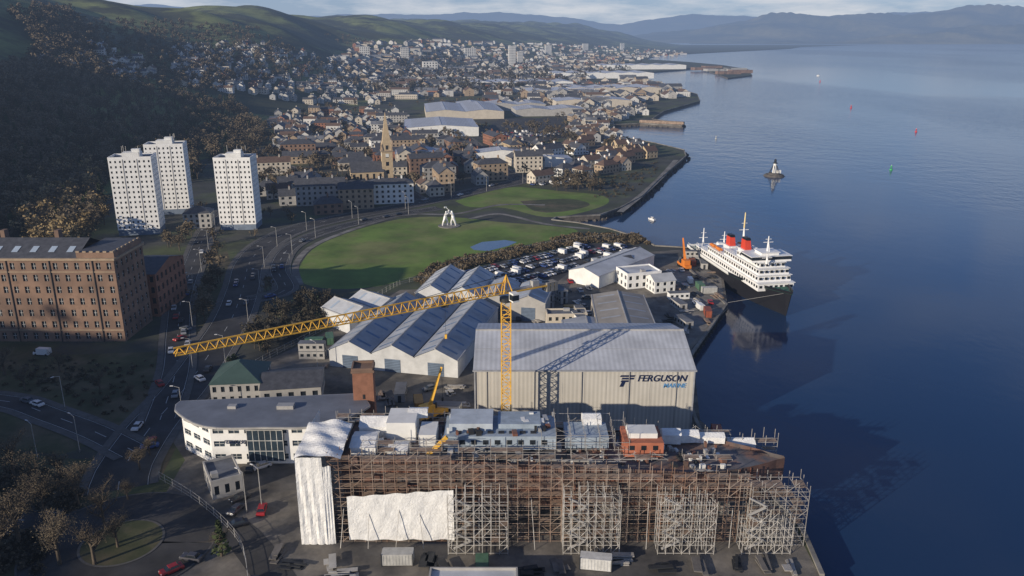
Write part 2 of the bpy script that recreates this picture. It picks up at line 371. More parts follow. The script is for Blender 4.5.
# ------------------------------------------------------------- hills (one draped height field)
ys=[-900.0]
while ys[-1]<9500: ys.append(ys[-1]+max(7,abs(ys[-1])*.012))
ds=[0.0]
while ds[-1]<5200: ds.append(ds[-1]+max(6,ds[-1]*.022))
Y=np.repeat(np.array(ys)[:,None],len(ds),1); X=XF(Y)+20-np.array(ds)[None,:]
Z=hgt(X,Y)+(np.sin(X*.19)*np.sin(Y*.17))*.3*np.clip((XF(Y)-X)/80,0,1)
V=np.stack([X,Y,Z],-1).reshape(-1,3); nr,nc=X.shape
idx=np.arange(nr*nc).reshape(nr,nc); Q=np.stack([idx[:-1,:-1],idx[1:,:-1],idx[1:,1:],idx[:-1,1:]],-1).reshape(-1,4)
def npmesh(name,V,Q,mats,mi=None,smooth=False):
    me=bpy.data.meshes.new(name); me.vertices.add(len(V)); me.vertices.foreach_set('co',np.ascontiguousarray(V,dtype=np.float32).ravel())
    me.loops.add(Q.size); me.loops.foreach_set('vertex_index',np.ascontiguousarray(Q,dtype=np.int32).ravel())
    me.polygons.add(len(Q)); me.polygons.foreach_set('loop_start',np.arange(0,Q.size,4,dtype=np.int32))
    for m in mats: me.materials.append(m)
    if mi is not None: me.polygons.foreach_set('material_index',np.ascontiguousarray(mi,dtype=np.int32))
    if smooth: me.polygons.foreach_set('use_smooth',np.ones(len(Q),bool))
    me.update(calc_edges=True); me.validate()
    return link(bpy.data.objects.new(name,me))
HILL=M('hillside',(.05,.055,.028),scale=.02,var=.45,c2=(.16,.18,.06),c2scale=.004,c2lo=.48,c2hi=.55)
npmesh('hillside_terrain',V,Q,[HILL],smooth=True)

def ridge(name,t,prof,mat,depth,base=0,seed=0):
    us=np.linspace(prof[0][0],prof[-1][0],320); vs=np.interp(us,[p[0] for p in prof],[p[1] for p in prof])
    r=np.random.default_rng(seed); nz=np.zeros_like(us)
    for k in range(3,11):
        nz+=np.sin(us*.012*2**(k/1.6)+r.uniform(0,6))*(1.9/2**(k*.5))
    vs=vs+nz*1.2
    yc=(288-vs)/FL; dz=-SP+yc*CP; top=np.maximum(CAMZ+dz*t,base+5)
    rows=22; V=[]
    for j in range(rows+4):
        f=j/rows
        tt=t-depth*(1-f); k=math.sin(min(f,1)*math.pi/2)**1.3 if f<=1 else max(0,1-(f-1)*3)
        x=(us-512)/FL*tt; y=np.full_like(us,tt*1.05)
        q=sum(np.sin(us*.045*(m+1)*1.3+j*.55*(m+1)+m*2.1+seed)*.6/(m+1) for m in range(6))
        z=base-5+(top-base+5)*k*(1+(.3*q*(1-abs(f*2-1)) if f<1 else 0))
        V.append(np.stack([x,y,z],-1))
    V=np.array(V); nr,nc=V.shape[:2]; idx=np.arange(nr*nc).reshape(nr,nc)
    Q=np.stack([idx[:-1,:-1],idx[:-1,1:],idx[1:,1:],idx[1:,:-1]],-1).reshape(-1,4)
    npmesh(name,V.reshape(-1,3),Q,[mat],smooth=True)
HM=M('moor_and_sun_patches',(.05,.055,.04),scale=.0012,var=.5,c2=(.20,.17,.08),c2scale=.0007)  # second colour paints sunlit patches into the moor
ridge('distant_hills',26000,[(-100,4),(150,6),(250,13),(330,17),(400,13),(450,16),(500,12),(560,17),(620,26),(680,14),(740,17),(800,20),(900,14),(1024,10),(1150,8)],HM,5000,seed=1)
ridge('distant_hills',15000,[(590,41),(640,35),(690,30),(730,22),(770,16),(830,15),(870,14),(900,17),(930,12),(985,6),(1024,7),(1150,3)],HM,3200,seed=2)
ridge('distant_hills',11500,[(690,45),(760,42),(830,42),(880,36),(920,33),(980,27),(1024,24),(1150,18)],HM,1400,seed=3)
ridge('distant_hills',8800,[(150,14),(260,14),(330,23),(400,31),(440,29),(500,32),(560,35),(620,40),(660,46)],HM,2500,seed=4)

# ------------------------------------------------------------- roads
def spline(pts,step=4.0):
    out=[]; P=[pts[0]]+list(pts)+[pts[-1]]
    for i in range(1,len(P)-2):
        p0,p1,p2,p3=[np.array(q,float) for q in P[i-1:i+3]]; n=max(2,int(np.linalg.norm(p2-p1)/step))
        for k in range(n):
            t=k/n; out.append(.5*((2*p1)+(-p0+p2)*t+(2*p0-5*p1+4*p2-p3)*t*t+(-p0+3*p1-3*p2+p3)*t**3))
    out.append(np.array(pts[-1],float)); return out
ROADPTS=[]
def ribbon(mb,c,off0,off1,z,z2=None):
    n=len(c); L_=[];R_=[]
    for i in range(n):
        d=c[min(i+1,n-1)]-c[max(i-1,0)]; d=d/(np.linalg.norm(d)+1e-9); nn=np.array([-d[1],d[0]])
        L_.append(c[i]+nn*off1); R_.append(c[i]+nn*off0)
    for i in range(n-1):
        mb.poly([(*R_[i],z),(*R_[i+1],z),(*L_[i+1],z),(*L_[i],z)])
    return L_,R_
rz=[3.02]
def road(name,px,w,kerb=True,world=False,dash=True,mat=ASPH,lamps=0):
    pts=px if world else [G(*p) for p in px]
    c=spline(pts,4); mb=MB(); z=rz[0]; rz[0]+=.004
    mb.p('carriageway',mat); ribbon(mb,c,-w/2,w/2,z)
    if kerb:
        for s in (-1,1):
            a,b=sorted((s*w/2,s*(w/2+1.9)))
            mb.p('pavement',PAVE); ribbon(mb,c,a,b,3.15+(rz[0]-3.02)*.1)
            e=s*w/2
            for i in range(len(c)-1):
                d0=c[i+1]-c[i]; d0=d0/(np.linalg.norm(d0)+1e-9); nn=np.array([-d0[1],d0[0]])*e
                p,q=c[i]+nn,c[i+1]+nn; mb.p('kerb',CONC).poly([(*p,3.0),(*q,3.0),(*q,3.152),(*p,3.152)])
    if dash:
        mb.p('markings',PAINT)
        for i in range(0,len(c)-1,3):
            ribbon(mb,c[i:i+2],-.08,.08,z+.03)
        for s in (-1,1): ribbon(mb,c,s*(w/2-.35)-.05,s*(w/2-.35)+.05,z+.03)
    mb.group(name); ROADPTS.extend([(p[0],p[1],w/2) for p in c])
    return c
rc=G(122,543)
def ring(cx,cy,r,n=48): return [(cx+r*math.cos(a),cy+r*math.sin(a)) for a in np.linspace(0,2*math.pi,n)]
def yardsheet(name,px,z,mat,smooth=False):
    pts=[G(*p) for p in px]
    if smooth: pts=[tuple(q) for q in spline(pts+[pts[0]],5)][:-1]
    return sheet(name,pts,z,mat)
main=road('main_road',[(118,490),(124,468),(150,428),(185,388),(212,350),(232,318),(243,288),(250,262),(268,243),(300,228),(350,216),(410,205),(470,192),(525,180),(565,168),(590,155),(600,143)],13)
side=road('side_road',[(160,420),(176,370),(178,330),(182,295),(194,262),(205,235),(222,212),(262,190),(300,172)],8)
loop=road('park_road',[(250,300),(285,290),(278,268),(292,246),(330,230),(390,216),(440,208)],7)
bot=road('roundabout_road',[(-70,127),(-66,100),(-60,40),(-50,-80)],9,world=True)
lf=road('slip_road',[(62,528),(40,522),(-40,515),(-120,505)],8)
yd=road('yard_road',[(178,530),(205,522),(235,530),(262,560),(290,600)],7,kerb=False,dash=False)
ml=road('mill_road',[(135,452),(95,432),(50,415),(10,402),(-60,395)],7)
mb=MB(); r=rc
mb.p('carriageway',ASPH); ribbon(mb,[np.array(p) for p in ring(*r,13)],-5.2,5.2,3.17)
mb.p('kerb',PAVE); ribbon(mb,[np.array(p) for p in ring(*r,7.8)],-.25,.25,3.25)
mb.p('island',GRASSD).poly([(a,b,3.24) for a,b in ring(*r,7.7)[:-1]])
mb.p('outer_kerb',PAVE); ribbon(mb,[np.array(p) for p in ring(*r,18.4)],-.2,.2,3.2)
mb.group('roundabout')
road('town_street',[(420,203),(400,190),(330,178),(280,165)],8)
road('town_street',[(520,180),(490,160),(470,140),(440,128),(380,132)],9)
road('shore_road',[(600,143),(590,128),(570,115),(600,100),(620,85),(590,74),(600,64)],10,dash=False)
road('footpath',[(620,212),(645,192),(662,176),(676,160)],4,kerb=False,dash=False,mat=CONC)
road('footpath',[(470,219),(500,214),(545,224),(590,229)],3,kerb=False,dash=False,mat=CONC)
road('footpath',[(300,285),(297,262),(325,240),(400,216),(455,214),(500,205),(545,205)],3,kerb=False,dash=False,mat=CONC)

# ------------------------------------------------------------- greens, yards
g1=[(297,272),(312,250),(345,234),(400,219),(450,217),(500,222),(550,226),(578,231),(545,241),(490,252),(440,264),(415,276),(380,286),(335,289),(305,284)]
yardsheet('park_lawn',g1,3.012,GRASS,True)
yardsheet('park_lawn',[(455,201),(480,194),(515,187),(560,191),(600,195),(608,203),(580,213),(545,217),(505,208),(470,207)],3.012,GRASS,True)
yardsheet('park_lawn',[(520,201),(570,199),(590,205),(560,212),(535,211)],3.014,GRASSD,True)
mb=MB(); mb.p('pond',M('pond_water',(.10,.15,.22),rough=.08,spec=.6,var=.1)).poly([(*p,3.02) for p in [G(*q) for q in ((470,247),(482,242),(505,240),(517,242),(508,246),(488,251),(474,250))]]); mb.obj('pond')
yardsheet('rough_grass',[(-60,300),(-60,440),(60,455),(120,435),(165,395),(168,345),(150,352),(60,355)],3.008,GRASSD)
yardsheet('rough_grass',[(-60,442),(60,458),(100,460),(90,500),(40,515),(-60,505)],3.0085,GRASSD)
yardsheet('rough_grass',[(-60,535),(30,540),(75,560),(110,640),(-60,640)],3.0087,GRASSD)
yardsheet('rough_grass',[(130,470),(180,395),(205,400),(180,440),(160,480)],3.009,GRASSD)
yardsheet('verge_grass',[(205,330),(222,300),(232,270),(225,240),(205,252),(196,300),(190,345)],3.0095,GRASSD)
yardsheet('car_park',[(428,290),(455,272),(520,258),(590,243),(640,246),(650,256),(600,262),(566,275),(545,292),(510,300),(470,300)],3.014,ASPH)
yardsheet('shipyard_ground',[(130,640),(150,520),(185,460),(165,430),(215,385),(300,345),(345,322),(400,290),(545,285),(600,255),(680,250),(722,268),(728,308),(692,348),(700,420),(770,480),(820,576),(833,640)],3.010,YARD)
yardsheet('concrete_apron',[(600,345),(690,345),(725,308),(720,270),(680,262),(655,300),(600,335)],3.016,CONC)
yardsheet('retail_car_park',[(470,140),(500,118),(560,118),(580,135),(540,142)],3.014,ASPH)

# ------------------------------------------------------------- vehicles
def carmesh(i,col):
    mb=MB(); P=M('car_paint_%d'%i,col,rough=.3,var=.05,spec=.5); T=M('tyre',(.015,.015,.015))
    mb.p('body',P).frust(0,0,.28,.62,(1.74,4.3),(1.8,4.35)); mb.frust(0,0,.62,.92,(1.8,4.35),(1.62,4.0))
    mb.p('glass',GL).frust(0,-.15,.92,1.36,(1.58,2.7),(1.3,1.7),off=(0,-.1))
    mb.p('body',P).frust(0,-.25,1.36,1.43,(1.3,1.7),(1.15,1.5))
    for sx in (-.66,.66):
        for sy in (-.6,.35): mb.beam((sx*1.09,-.15+sy*1.9,.92),(sx*.97,-.25+sy*1.5,1.38),.08)
    mb.p('tyres',T)
    for sx in (-.82,.82):
        for sy in (-1.3,1.35):
            pts=[(sx+q,sy+.32*math.cos(a),.32+.32*math.sin(a)) for q in (-.1,.1) for a in np.linspace(0,2*math.pi,10,endpoint=False)]
            mb.faces(pts,[(k,(k+1)%10,10+(k+1)%10,10+k) for k in range(10)]+[tuple(range(9,-1,-1)),tuple(range(10,20))])
    mb.p('lights',M('lamp_glass',(.8,.8,.75),rough=.2))
    for sx in (-.6,.6): mb.box(sx,2.12,.62,.35,.1,.16)
    return mb.mesh('car_mesh')
cols=[(.6,.6,.6),(.02,.02,.025),(.25,.26,.28),(.03,.06,.2),(.3,.02,.02),(.42,.42,.44),(.06,.06,.07),(.65,.65,.65),(.03,.03,.035),(.1,.11,.13)]
CM=[carmesh(i,c) for i,c in enumerate(cols)]
def vanmesh():
    mb=MB(); P=M('van_paint',(.68,.68,.66),rough=.35,var=.05)
    mb.p('body',P).frust(0,-.5,.35,2.3,(1.95,4.2),(1.8,4.1)); mb.frust(0,2.1,.35,1.15,(1.95,1.3),(1.85,1.1))
    mb.p('glass',GL).frust(0,1.85,1.15,2.1,(1.8,1.0),(1.65,.3),off=(0,-.3))
    mb.p('tyres',M('tyre',(.015,.015,.015)))
    for sx in (-.9,.9):
        for sy in (-1.7,1.8): 
            pts=[(sx+q,sy+.36*math.cos(a),.36+.36*math.sin(a)) for q in (-.1,.1) for a in np.linspace(0,2*math.pi,10,endpoint=False)]
            mb.faces(pts,[(k,(k+1)%10,10+(k+1)%10,10+k) for k in range(10)]+[tuple(range(9,-1,-1)),tuple(range(10,20))])
    return mb.mesh('van_mesh')
VM=vanmesh()
def car(x,y,rot,z=3.08,name='parked_car'):
    v=random.random()<.1
    o=link(bpy.data.objects.new('white_van' if v else name,VM if v else random.choice(CM))); o.location=(x,y,z); o.rotation_euler=(0,0,rot)
def carrows(px,dirpx,maxn=200,prob=.8,row=11,name='parked_car'):
    poly=[G(*p) for p in px]; a,b=G(*dirpx[0]),G(*dirpx[1]); an=math.atan2(b[1]-a[1],b[0]-a[0]); c,s=math.cos(an),math.sin(an)
    cx=sum(p[0] for p in poly)/len(poly); cy=sum(p[1] for p in poly)/len(poly); k=0
    for j in range(-14,15):
        for i in range(-40,41):
            lx=i*2.75; ly=j*row/2+(.0 if j%2 else 3.0); x=cx+lx*c-ly*s; y=cy+lx*s+ly*c
            if inpoly(x,y,poly) and random.random()<prob and k<maxn:
                car(x,y,an+random.choice((0,math.pi))+random.uniform(-.04,.04),3.03,name); k+=1
carrows([(440,286),(458,273),(520,260),(590,245),(635,247),(642,255),(600,260),(562,272),(540,290),(505,296)],((440,286),(590,250)),150,.66)
carrows([(480,136),(505,120),(555,120),(570,133),(535,139)],((480,136),(560,132)),150,.6)
carrows([(520,182),(560,177),(580,182),(540,188)],((520,184),(570,180)),30,.6)
for c,w_,nn in ((main,13,24),(side,8,12),(loop,7,8),(bot,9,3),(lf,8,2),(ml,7,2)):
    for k in range(nn):
        i=random.randrange(2,len(c)-2); d=c[i+1]-c[i-1]; d/=np.linalg.norm(d); s=random.choice((-1,1)); q=c[i]+np.array([d[1],-d[0]])*s*w_*.24
        car(q[0],q[1],math.atan2(d[1],d[0])-math.pi/2+(math.pi if s<0 else 0),3.1,'car')
for u,v in ((181,322),(186,330),(180,340),(188,345),(176,318),(160,385),(240,500),(236,512),(172,572),(192,560),(238,526),(262,512),(250,470),(262,468),(150,448),(200,380),(43,355),(388,360),(400,395),(430,390)):
    x,y=G(u,v); car(x,y,random.uniform(0,3))

# ------------------------------------------------------------- street lamps
def lampmesh():
    mb=MB(); mb.p('column',STEEL).cyl(0,0,0,9.6,.11,.07,8); mb.beam((0,0,9.5),(0,1.6,10),.09); mb.p('lantern',M('lantern',(.5,.5,.5),rough=.4)).frust(0,1.9,9.92,10.08,(.3,.9),(.22,.8)); mb.p('base',CONC).cyl(0,0,0,.6,.18,n=8)
    return mb.mesh('street_lamp_mesh')
LM=lampmesh()
for c,w_ in ((main,13),(side,8),(loop,7),(bot,9),(lf,8),(ml,7)):
    acc=0
    for i in range(1,len(c)-1):
        acc+=np.linalg.norm(c[i]-c[i-1])
        if acc>34 and c[i][1]<650:
            acc=0; d=c[i+1]-c[i-1]; d/=np.linalg.norm(d); q=c[i]+np.array([d[1],-d[0]])*(w_/2+.8)
            o=link(bpy.data.objects.new('street_lamp',LM)); o.location=(q[0],q[1],3.1); o.rotation_euler=(0,0,math.atan2(d[1],d[0]))
for u,v in ((262,508),(247,512),(38,460),(318,372),(80,452)):
    o=link(bpy.data.objects.new('street_lamp',LM)); o.location=(*G(u,v),3.02); o.rotation_euler=(0,0,1)

# ------------------------------------------------------------- mill
mb=MB()
mx0,mx1,my0,my1=-205,-128.5,250,271
for (a,b,nc_) in (((mx0,my0),(mx1,my0),22),((mx1,my0),(mx1,my1),6),((mx1,my1),(mx0,my1),22),((mx0,my1),(mx0,my0),6)):
    facade(mb,a,b,3,31,nc_,7,.42,.56,BRICK,frame=FRAME,dep=.3)
mb.p('cornice',SAND).box((mx0+mx1)/2,my0-.2,31,mx1-mx0+1,.9,.7); mb.box((mx0+mx1)/2,my1+.2,31,mx1-mx0+1,.9,.7)
mb.box(mx1+.25,(my0+my1)/2,31,.9,my1-my0-.6,.7)
mb.p('bands',SAND)
for z in (7.1,27.1): mb.box((mx0+mx1)/2,my0-.1,z-.15,mx1-mx0,.2,.3)
ym=(my0+my1)/2; mb.p('roof',SLATE)
mb.poly([(mx0,my0+.2,31.6),(mx1-12,my0+.2,31.6),(mx1-12,ym,36),(mx0,ym,36)]); mb.poly([(mx1-12,my1,31.6),(mx0,my1,31.6),(mx0,ym,36),(mx1-12,ym,36)])
mb.p('stair_tower',BRICK).box(mx1-6,ym,31.2,12.2,my1-my0-1,2.2); mb.p('tower_roof',SLATE).box(mx1-6,ym,33.4,11.4,my1-my0-1.8,.15); mb.p('parapet',SAND)
for k in range(6): mb.box(mx1-11.5+k*2.2,my0+.6,33.4,1.1,.4,.5)
for k in range(7): mb.box(mx1-.3,my0+1.8+k*2.9,33.4,.4,1.3,.5)
mb.p('roof_lights',M('rooflight',(.35,.42,.5),rough=.35,var=.1))
for k in range(10):
    x=mx0+6+k*6; mb.poly([(x,my0+3,32.95),(x+2,my0+3,32.95),(x+2,my0+6,34.2),(x,my0+6,34.2)])
mb.p('chimneys',BRICK)
for x in (-190,-170,-152): mb.box(x,ym+2,34,1.4,2.4,4.2)
mb.p('drainpipes',DARK)
for k in range(1,6): mb.beam((mx0+k*13.9,my0-.2,3),(mx0+k*13.9,my0-.2,31),.2)
mb.group('brick_mill_building')
x,y=G(150,312); block('brick_annex_building',x,y+8,12,26,0,16,REDB,SLATE,4,4,7,'gable',3,frame=None)
x,y=G(200,226); block('brick_block',x,y,14,12,.2,8,GREYW,SLATE,3,5,4,'hip',3)

# ------------------------------------------------------------- tower blocks
def tower(u,v,w,d,rot,st=14,sh=2.55):
    x,y=G(u,v); h=st*sh; mb=MB(); T=loc(x,y,rot); c=[T(-w/2,-d/2),T(w/2,-d/2),T(w/2,d/2),T(-w/2,d/2)]
    zb=6.0
    for k in range(4):
        facade(mb,c[k],c[(k+1)%4],zb,zb+h,9 if k%2==0 else 7,st,.38,.44,WHITE,dep=.22)
    mb.p('ground_storey',M('grey_blue_base',(.16,.2,.26))).box(x,y,3,w-.4,d-.4,3.0,rot)
    mb.p('roof',FLATR).box(x,y,zb+h-.2,w-.6,d-.6,.3,rot)
    mb.p('parapet',WHITE)
    for (a,b,ww_,dd_) in ((0,-d/2+.15,w+.1,.36),(0,d/2-.15,w+.1,.36),(-w/2+.15,0,.36,d-.7),(w/2-.15,0,.36,d-.7)):
        q=T(a,b); mb.box(q[0],q[1],zb+h,ww_,dd_,1.1,rot)
    mb.p('plant_room',WHITEW).box(x,y,zb+h+.1,w*.42,d*.45,2.6,rot); q=T(w*.1,0); mb.box(q[0],q[1],zb+h+2.7,w*.2,d*.25,1.5,rot)
    mb.p('aerials',STEEL)
    for k in range(4):
        q=T(random.uniform(-w*.3,w*.3),random.uniform(-d*.3,d*.3)); mb.cyl(q[0],q[1],zb+h,zb+h+6,.1,n=5)
    mb.p('balcony_bands',GREYW)
    for a in (-w*.167,w*.167):
        q=T(a,-d/2-.07); mb.box(q[0],q[1],zb,.35,.13,h,rot)
    mb.group('tower_block')
tower(143,232,20,14,math.radians(12)); tower(174,212,20.5,14,math.radians(12)); tower(242,227,18.5,14,math.radians(4),13,2.6)

# ------------------------------------------------------------- town buildings
pal=[(SAND,SLATE),(SAND2,SLATE),(GREYW,SLATE),(CREAM,SLATE),(WHITEW,SLATE),(GREYW,SLATE),(CREAM,SLATE),(SAND,SLATE),(REDB,SLATE),(CREAM,BRROOF),(BRICK,SLATE)]
placed=[]
def free(x,y,r):
    for (a,b,q) in placed:
        if (a-x)**2+(b-y)**2<(q+r)**2: return False
    for (a,b,q) in ROADPTS:
        if (a-x)**2+(b-y)**2<(q+r*.75)**2: return False
    return True
g1w=[G(*p) for p in g1]; g2w=[G(*p) for p in [(440,206),(480,192),(515,185),(560,189),(605,193),(612,203),(580,215),(545,219),(505,210)]]
for (u,v) in [(388,182),(143,232),(174,212),(242,227)]: placed.append((*G(u,v),22))
placed.append((*G(450,118),120))
mid=[(262,206),(250,185),(290,158),(380,142),(470,142),(560,146),(625,143),(650,150),(650,160),(600,180),(575,178),(520,186),(470,194),(400,203),(330,216)]
cnt=0
for (u,v) in sample(mid,480):
    x,y=G(u,v)
    if inpoly(x,y,g1w) or inpoly(x,y,g2w): continue
    big=random.random()<.55 and u<560
    w_,d_=(random.uniform(20,36),random.uniform(10,13)) if big else (random.uniform(11,17),random.uniform(8,10))
    if not free(x,y,w_*.42): continue
    placed.append((x,y,w_*.42)); z=ground(x,y); rows=random.choice((2,3,3,4)) if big else 2
    wl,rf=random.choice(pal) if u<540 else random.choice([(SAND2,BRROOF),(CREAM,BRROOF),(SAND,BRROOF),(WHITEW,SLATE)])
    rot=random.choice((0.25,0.25,.25+math.pi/2))+random.uniform(-.12,.12)+(.35 if u>540 else 0)
    block('tenement_building' if big else 'house',x,y,w_,d_,rot,rows*3,wl,rf,rows,max(3,int(w_/3.2)),3,random.choice(('gable','gable','hip')) ,random.uniform(2.8,4),z0=z,ww=.4,wh=.5,chim=2 if big else 1,group=False)
    cnt+=1
print('mid buildings',cnt)
RW=corr('retail_roof',(.44,.47,.53),0,.05,2)
for (u,v,w_,d_,h) in ((440,124,75,90,9),(462,108,95,130,9),(500,103,120,60,8),(548,108,90,50,8),(590,100,110,60,9),(420,150,40,30,7),(500,150,45,22,7),(545,155,40,20,6),(610,88,160,90,10),(560,90,120,70,9),(520,82,200,100,10),(600,74,240,110,12),(640,66,260,110,12)):
    x,y=G(u,v,11)
    if (u,v) not in ((440,124),): placed.append((x,y,w_*.4))
    shed('retail_warehouse',x,y,w_,d_,.12,h,2.5,max(1,int(w_/40)),random.choice((WHITEW,GREYW,CREAM)),RW,sky=(y<1200),doors=False,skym=GREYW)
# church with spire
x,y=G(388,183); mb=MB(); rot=.25; T=loc(x,y,rot)
for (p0,p1,nc_) in ((T(-3.6,-3.6),T(3.6,-3.6),1),(T(3.6,-3.6),T(3.6,3.6),1),(T(3.6,3.6),T(-3.6,3.6),1),(T(-3.6,3.6),T(-3.6,-3.6),1)):
    facade(mb,p0,p1,3,25,nc_,4,.3,.5,SAND2)
mb.p('cornice',SAND).box(x,y,25,8.2,8.2,.8,rot); mb.p('belfry',SAND2).frust(x,y,25.8,31,(6.6,6.6),(6.0,6.0),rot); mb.p('belfry_openings',DARK)
for k in range(4):
    q=loc(x,y,rot+k*math.pi/2)(0,-3.1); mb.box(q[0],q[1],26.4,1.6,.5,2.8,rot+k*math.pi/2)
mb.p('clock_faces',M('clock_face',(.7,.7,.65)))
for k in range(4):
    q=loc(x,y,rot+k*math.pi/2)(0,-3.65); mb.box(q[0],q[1],21.4,2.2,.15,2.2,rot+k*math.pi/2)
mb.p('spire',SAND2).frust(x,y,31,51,(5.6,5.6),(.25,.25),rot); mb.p('pinnacles',SAND)
for a in (-3.3,3.3):
    for b in (-3.3,3.3): q=T(a,b); mb.frust(q[0],q[1],25.8,30.4,(1.1,1.1),(.1,.1),rot)
mb.group('church_steeple')
q=T(-14,2); block('church_hall',q[0],q[1],22,14,rot,9,SAND2,SLATE,1,5,2,'gable',6,ww=.35,wh=.7)

FWH=M('far_white_wall',(.52,.515,.49),var=.25,scale=.02)
wallp=[('w0',FWH),('w1',CREAM),('w2',GREYW),('w3',SAND),('w4',REDB)]; roofp=[('r0',SLATE),('r1',BRROOF),('r2',FLATR)]
def far_houses(name,poly,n,wr=(9,14),dr=(7,9),hr=(5,7),wts=(5,3,3,2,1),rots=(.2,),minr=6,avoid=True,flat=.05):
    mb=MB(); pts=sample(poly,n); X_,Y_,Z_,ok=PTn([p[0] for p in pts],[p[1] for p in pts]); cells={}
    m=0
    for x,y,z,k in zip(X_,Y_,Z_,ok):
        if not k: continue
        r=minr*(1+y/5000); key=(int(x/(r*1.9)),int(y/(r*1.9)))
        if key in cells: continue
        cells[key]=1
        w_=random.uniform(*wr); d_=random.uniform(*dr); h=random.uniform(*hr)
        slope=math.atan2(float(XF(y+60)-XF(y-60)),120)
        rot=random.choice(rots)-slope+math.pi/2*random.choice((1,1,0))+random.uniform(-.15,.15); T=loc(x,y,rot)
        wn,wm=random.choices(wallp,wts)[0]; rn,rm=random.choices(roofp,(5,2,1))[0]
        c=[T(-w_/2,-d_/2),T(w_/2,-d_/2),T(w_/2,d_/2),T(-w_/2,d_/2)]; mb.p(wn,wm); z0=z-1.5; z1=z+h
        for q in range(4): mb.poly([(*c[q],z0),(*c[(q+1)%4],z0),(*c[(q+1)%4],z1),(*c[q],z1)])
        if random.random()<flat:
            mb.p('r2',FLATR).poly([(*q,z1+.02) for q in c])
        else:
            rise=d_*.33; g0,g1_=T(-w_/2,0),T(w_/2,0)
            mb.poly([(*c[3],z1),(*c[0],z1),(*g0,z1+rise)]); mb.poly([(*c[1],z1),(*c[2],z1),(*g1_,z1+rise)])
            mb.p(rn,rm)
            for s in (-1,1):
                mb.poly([(*T(-w_/2-.3,s*(d_/2+.4)),z1-.25),(*T(w_/2+.3,s*(d_/2+.4)),z1-.25),(*T(w_/2+.3,0),z1+rise+.07),(*T(-w_/2-.3,0),z1+rise+.07)])
            mb.p(wn,wm).box(*T(w_*.3,0),z1+rise*.6,.9,1.2,rise*.4+1.3,rot)
        if y<2600:
            mb.p('windows',GL); nf=int(h/2.7); nw=max(2,int(w_/3))
            for fl in range(nf):
                for s in (-1,1):
                    for i in range(nw):
                        a=-w_/2+w_*(i+.5)/nw; q=T(a,s*(d_/2+.04)); mb.box(q[0],q[1],z+.9+fl*2.8,1.3,.06,1.3,rot)
                    q=T(s*(w_/2+.04),0); mb.box(q[0],q[1],z+.9+fl*2.8,.06,1.2,1.3,rot)
        m+=1
    mb.obj(name); print(name,m)
    return m
far_houses('hillside_houses',[(170,50),(250,42),(350,62),(400,85),(380,105),(300,105),(240,95),(180,88)],420,wr=(10,24),wts=(6,3,3,1,1),minr=8)
far_houses('hillside_houses',[(40,50),(70,44),(110,52),(160,72),(150,88),(90,78),(40,70)],110,wr=(10,24),wts=(8,2,3,1,0),hr=(6,9),minr=9)
far_houses('hillside_houses',[(270,118),(330,112),(400,115),(410,140),(330,150),(280,155)],200,wr=(12,26),hr=(6,9),minr=9)
far_houses('distant_town',[(330,62),(360,45),(440,42),(560,45),(640,48),(690,54),(640,60),(600,75),(560,90),(480,95),(400,100),(370,85)],1700,wr=(12,40),dr=(9,16),hr=(5,10),minr=9,wts=(3,3,4,3,1),flat=.25)
far_houses('distant_town',[(480,95),(560,88),(640,80),(670,88),(690,96),(640,104),(600,112),(560,106),(500,110)],300,wr=(14,40),dr=(9,18),hr=(5,9),minr=12,flat=.3)
far_houses('distant_town',[(570,118),(600,112),(640,108),(650,114),(615,122),(600,130),(620,138),(600,142),(560,140),(575,128)],150,wr=(12,22),minr=8)
for (u,v,h,w_) in ((512,66,62,36),(520,64,40,30),(405,62,36,35),(585,52,40,45),(622,50,40,40),(470,58,30,60),(548,54,36,45),(365,58,26,40),(430,72,24,60)):
    X_,Y_,Z_,ok=PTn([u],[v])
    block('distant_tower_block',X_[0],Y_[0],w_*.6,w_*.5,.2,h,FWH,FLATR,max(4,int(h/5)),5,4,'flat',0,z0=Z_[0],group=False)
mb=MB()
for (u,v) in ((702,70),(715,71),(728,74),(740,73),(712,68),(735,71)):
    x,y=G(u,v); mb.p('sheds_'+str(u%2),GREYW if u%2 else BRICK).box(x,y,3,60,30,random.uniform(5,9),.2)
mb.obj('terminal_buildings')
mb=MB(); mb.p('frame',DARK)
for (u,v) in ((722,76),):
    x,y=G(u,v)
    for a in (-8,8):
        for b in (-6,6): mb.beam((x+a,y+b,3),(x+a,y+b,20),1)
    mb.beam((x-16,y,21),(x+22,y,21),1.4); mb.beam((x,y,21),(x,y,28),1); mb.beam((x,y,28),(x+22,y,21.5),.6)
mb.obj('container_crane')

